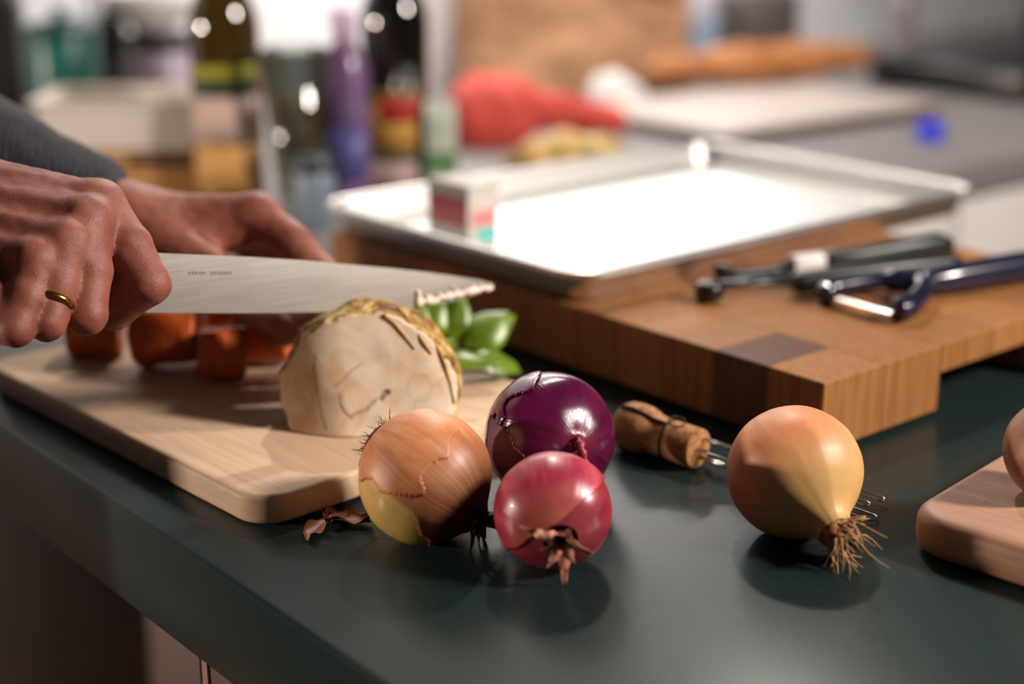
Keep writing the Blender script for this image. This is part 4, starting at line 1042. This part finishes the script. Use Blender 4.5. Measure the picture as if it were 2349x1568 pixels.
for j in range(nz_+1):
    z = .30*j/nz_
    for x, y in loop:
        q = Vector((x*.18, y*.085, z)); w = mn.noise(q*9)*.022*(.3+j/nz_)+mn.noise(q*24)*.008
        fold = -.03*math.sin(math.pi*j/nz_)*(1-abs(y))*(1 if abs(x) > .99 else 0)*(1 if x > 0 else 1)
        V.append(np.array(KB @ Vector((x*(.18+fold)+w*.6, y*.085+w, z))))
m = len(loop)
for j in range(nz_):
    for k in range(m): F.append([j*m+k, j*m+(k+1) % m, (j+1)*m+(k+1) % m, (j+1)*m+k])
F.append(list(range(m))[::-1]); bagb = mesh_obj('bag', V, F, M_kraft, t); md = bagb.modifiers.new('paper', 'SOLIDIFY'); md.thickness = .0015; md.offset = -1
for x in (-.09,):
    v, f = tube_v([np.array(KB @ Vector(p)) for p in spline([(.02, -.094, .23), (.05, -.105, .205), (.10, -.108, .175), (.15, -.10, .155)], 5)], .007, 8); mesh_obj('handle', v, f, plain('dark_kraft', '6e4b31', '7a553a', .7, 30), t)

# bread on its board
M_bboard = plain('white_board_plastic', 'b8aca4', 'b0a49c', .5, 10); M_bedge = plain('dark_board_edge', '4a3228', '3d2820', .5, 16)
W1, W2, W3 = K(.775, .785), K(1.235, .765), K(.90, 1.09)
bx_ = nz(W2-W1).astype(float); by_ = np.cross([0, 0, 1.0], bx_); WM = Matrix(((bx_[0], by_[0], 0, W1[0]), (bx_[1], by_[1], 0, W1[1]), (0, 0, 1, 0), (0, 0, 0, 1)))
t = thing('bread_board', W1+bx_*.23+by_*.15, 'white board with a dark underside below the loaf of bread', 'chopping board')
box('underside', (0, 0, .0005), (.46, .30, .014), M_bedge, t, WM, .002); box('top', (-.002, -.002, .0142), (.462, .302, .021), M_bboard, t, WM, .002)
M_crust = plain('bread_crust', '8e5426', 'b87a48', .6, 22, .4)
l0, l1 = D(1500, 205, 2.33), D(1985, 168, 2.50); l0[2] = .053; l1[2] = .054; la = nz(l1-l0); ls = np.cross([0, 0, 1], la).astype(np.float32)
def loaf(p):
    q = p-l0.astype(np.float32); h = q@la; L = float(np.linalg.norm(l1-l0)); u = np.clip(h/L, 0, 1)
    r = .0335*np.sqrt(np.clip(1-(2*u-1)**2*.80, .02, 1))*(1+.07*np.sin(u*19)); c = l0.astype(np.float32)+la*np.clip(h, 0, L)[:, None]
    d = np.linalg.norm((p-c)/np.array([1.1, 1.1, .95], np.float32), axis=1)-r
    return np.maximum(d+.0012*n3(p, 80, 3)-.002*np.sin(q@ls*70+h*55), .0216-p[:, 2])
tag(sdf_obj('bread_loaf', loaf, np.minimum(l0, l1)-np.array([.06, .06, .04]), np.maximum(l0, l1)+np.array([.06, .06, .045]), .0045, M_crust), 'long golden brown loaf of bread lying on the white board', 'bread')
nc = K(.92, 1.145); nc[2] = 0
def nap(p): return np.maximum(smin(ball(p, nc+np.array([0, 0, .02]), .034), ball(p, nc+np.array([.03, .0, .01]), .03), .02)+.004*n3(p, 90, 2), .0006-p[:, 2])
tag(sdf_obj('paper_napkin', nap, nc-np.array([.06, .06, .004]), nc+np.array([.09, .06, .075]), .0045, M_white), 'crumpled white paper napkin left of the bread', 'napkin')
t = thing('electric_grill', K(1.72, .93, 0), 'low black electric grill right of the bread board', 'appliance')
box('body', (1.43, .74, .006), (2.02, 1.04, .050), M_black, t, bev=.006); box('plate', (1.45, .76, .0502), (2.0, 1.02, .054), plain('black_glass', '17161b', '1b1a20', .3, 10), t, bev=.001)
for x in (1.46, 1.97):
    for y in (.78, 1.0): box('foot', (x, y, .0003), (x+.02, y+.02, .006), M_black, t)
c = K(1.035, .64, 0); t = thing('bottle_cap', c, 'small bright blue plastic cap on the pale grey worktop', 'bottle cap')
mesh_obj('cap_body', *lathe_v([(.016, .0003), (.0185, .001), (.0185, .022), (.0165, .0245), (.004, .025)], c, n=30), plain('blue_plastic', '1c2fe0', '2236d0', .3, 10), t)
mesh_obj('seal_ring', *lathe_v([(.0190, .0005), (.0195, .001), (.0195, .004), (.0190, .0045)], c, n=30), bpy.data.materials['blue_plastic'], t)
c = D(1590, 210, 2.62); c[2] = 0; MM = Matrix.Translation(c) @ Matrix.Rotation(math.radians(20), 4, 'Z'); t = thing('milk_carton', c, 'pale blue and white carton between paper bag and grey toaster', 'carton')
box('box', (-.027, -.027, 0), (.027, .027, .15), plain('milk_white', 'b9bcc8', 'a9aec0', .4, 12), t, MM, .002); box('blue_print', (-.0275, -.0275, .05), (.0275, .0275, .11), plain('pale_blue_print', '8fa6c4', '9ab3c9', .4, 14), t, MM)
v, f = box_v((-.027, -.027, .15), (.027, .027, .185), None, 0); v[:, 1] *= np.where(v[:, 2] > .18, .05, 1); v = (np.array(MM)[:3, :3]@v.T).T+c; mesh_obj('gable_top', v, f, bpy.data.materials['milk_white'], t, smooth=False)
c = D(1715, 200, 2.68); c[2] = 0; MM = Matrix.Translation(c) @ Matrix.Rotation(math.radians(16), 4, 'Z'); t = thing('toaster', c, 'dark grey toaster by the wall behind the bread', 'toaster')
M_tst = plain('dark_grey_metal', '4a4341', '544c49', .4, 14)
box('body', (-.062, -.075, .006), (.062, .075, .155), M_tst, t, MM, .014, 4); box('slot', (-.045, -.03, .1552), (.045, -.018, .1565), M_black, t, MM); box('slot', (-.045, .018, .1552), (.045, .03, .1565), M_black, t, MM); box('lever', (.062, -.012, .10), (.078, .012, .11), M_black, t, MM, .003); box('base', (-.058, -.07, .0003), (.058, .07, .006), M_black, t, MM)
c = D(2062, 190, 2.72); c[2] = 0; t = thing('pepper_mill', c, 'slender grey pepper mill standing by the back wall', 'pepper mill')
mesh_obj('body', *lathe_v([(.022, .0003), (.024, .002), (.024, .02), (.017, .06), (.016, .11), (.020, .15)], c, n=28), plain('grey_mill', '6f6568', '7b7174', .4, 10), t)
mesh_obj('head', *lathe_v([(.019, .1502), (.022, .154), (.022, .175), (.015, .19), (.006, .193)], c, n=28), bpy.data.materials['grey_mill'], t)
c = K(2.22, 1.15); c[2] = 0; MM = Matrix.Translation(c) @ Matrix.Rotation(math.radians(10), 4, 'Z'); t = thing('radio', c, 'small black radio at the right picture edge by the wall', 'radio')
box('body', (-.055, -.03, 0.001), (.075, .04, .115), M_black, t, MM, .008, 3); mesh_obj('dial', *lathe_v([(.02, 0), (.02, .004), (.017, .006)], np.array(MM @ Vector((-.02, -.0302, .06))), np.array(MM.to_3x3() @ Vector((0, -1, 0))), 24), M_steel, t)

for o in COL.objects:
    if '_w' in o: del o['_w']
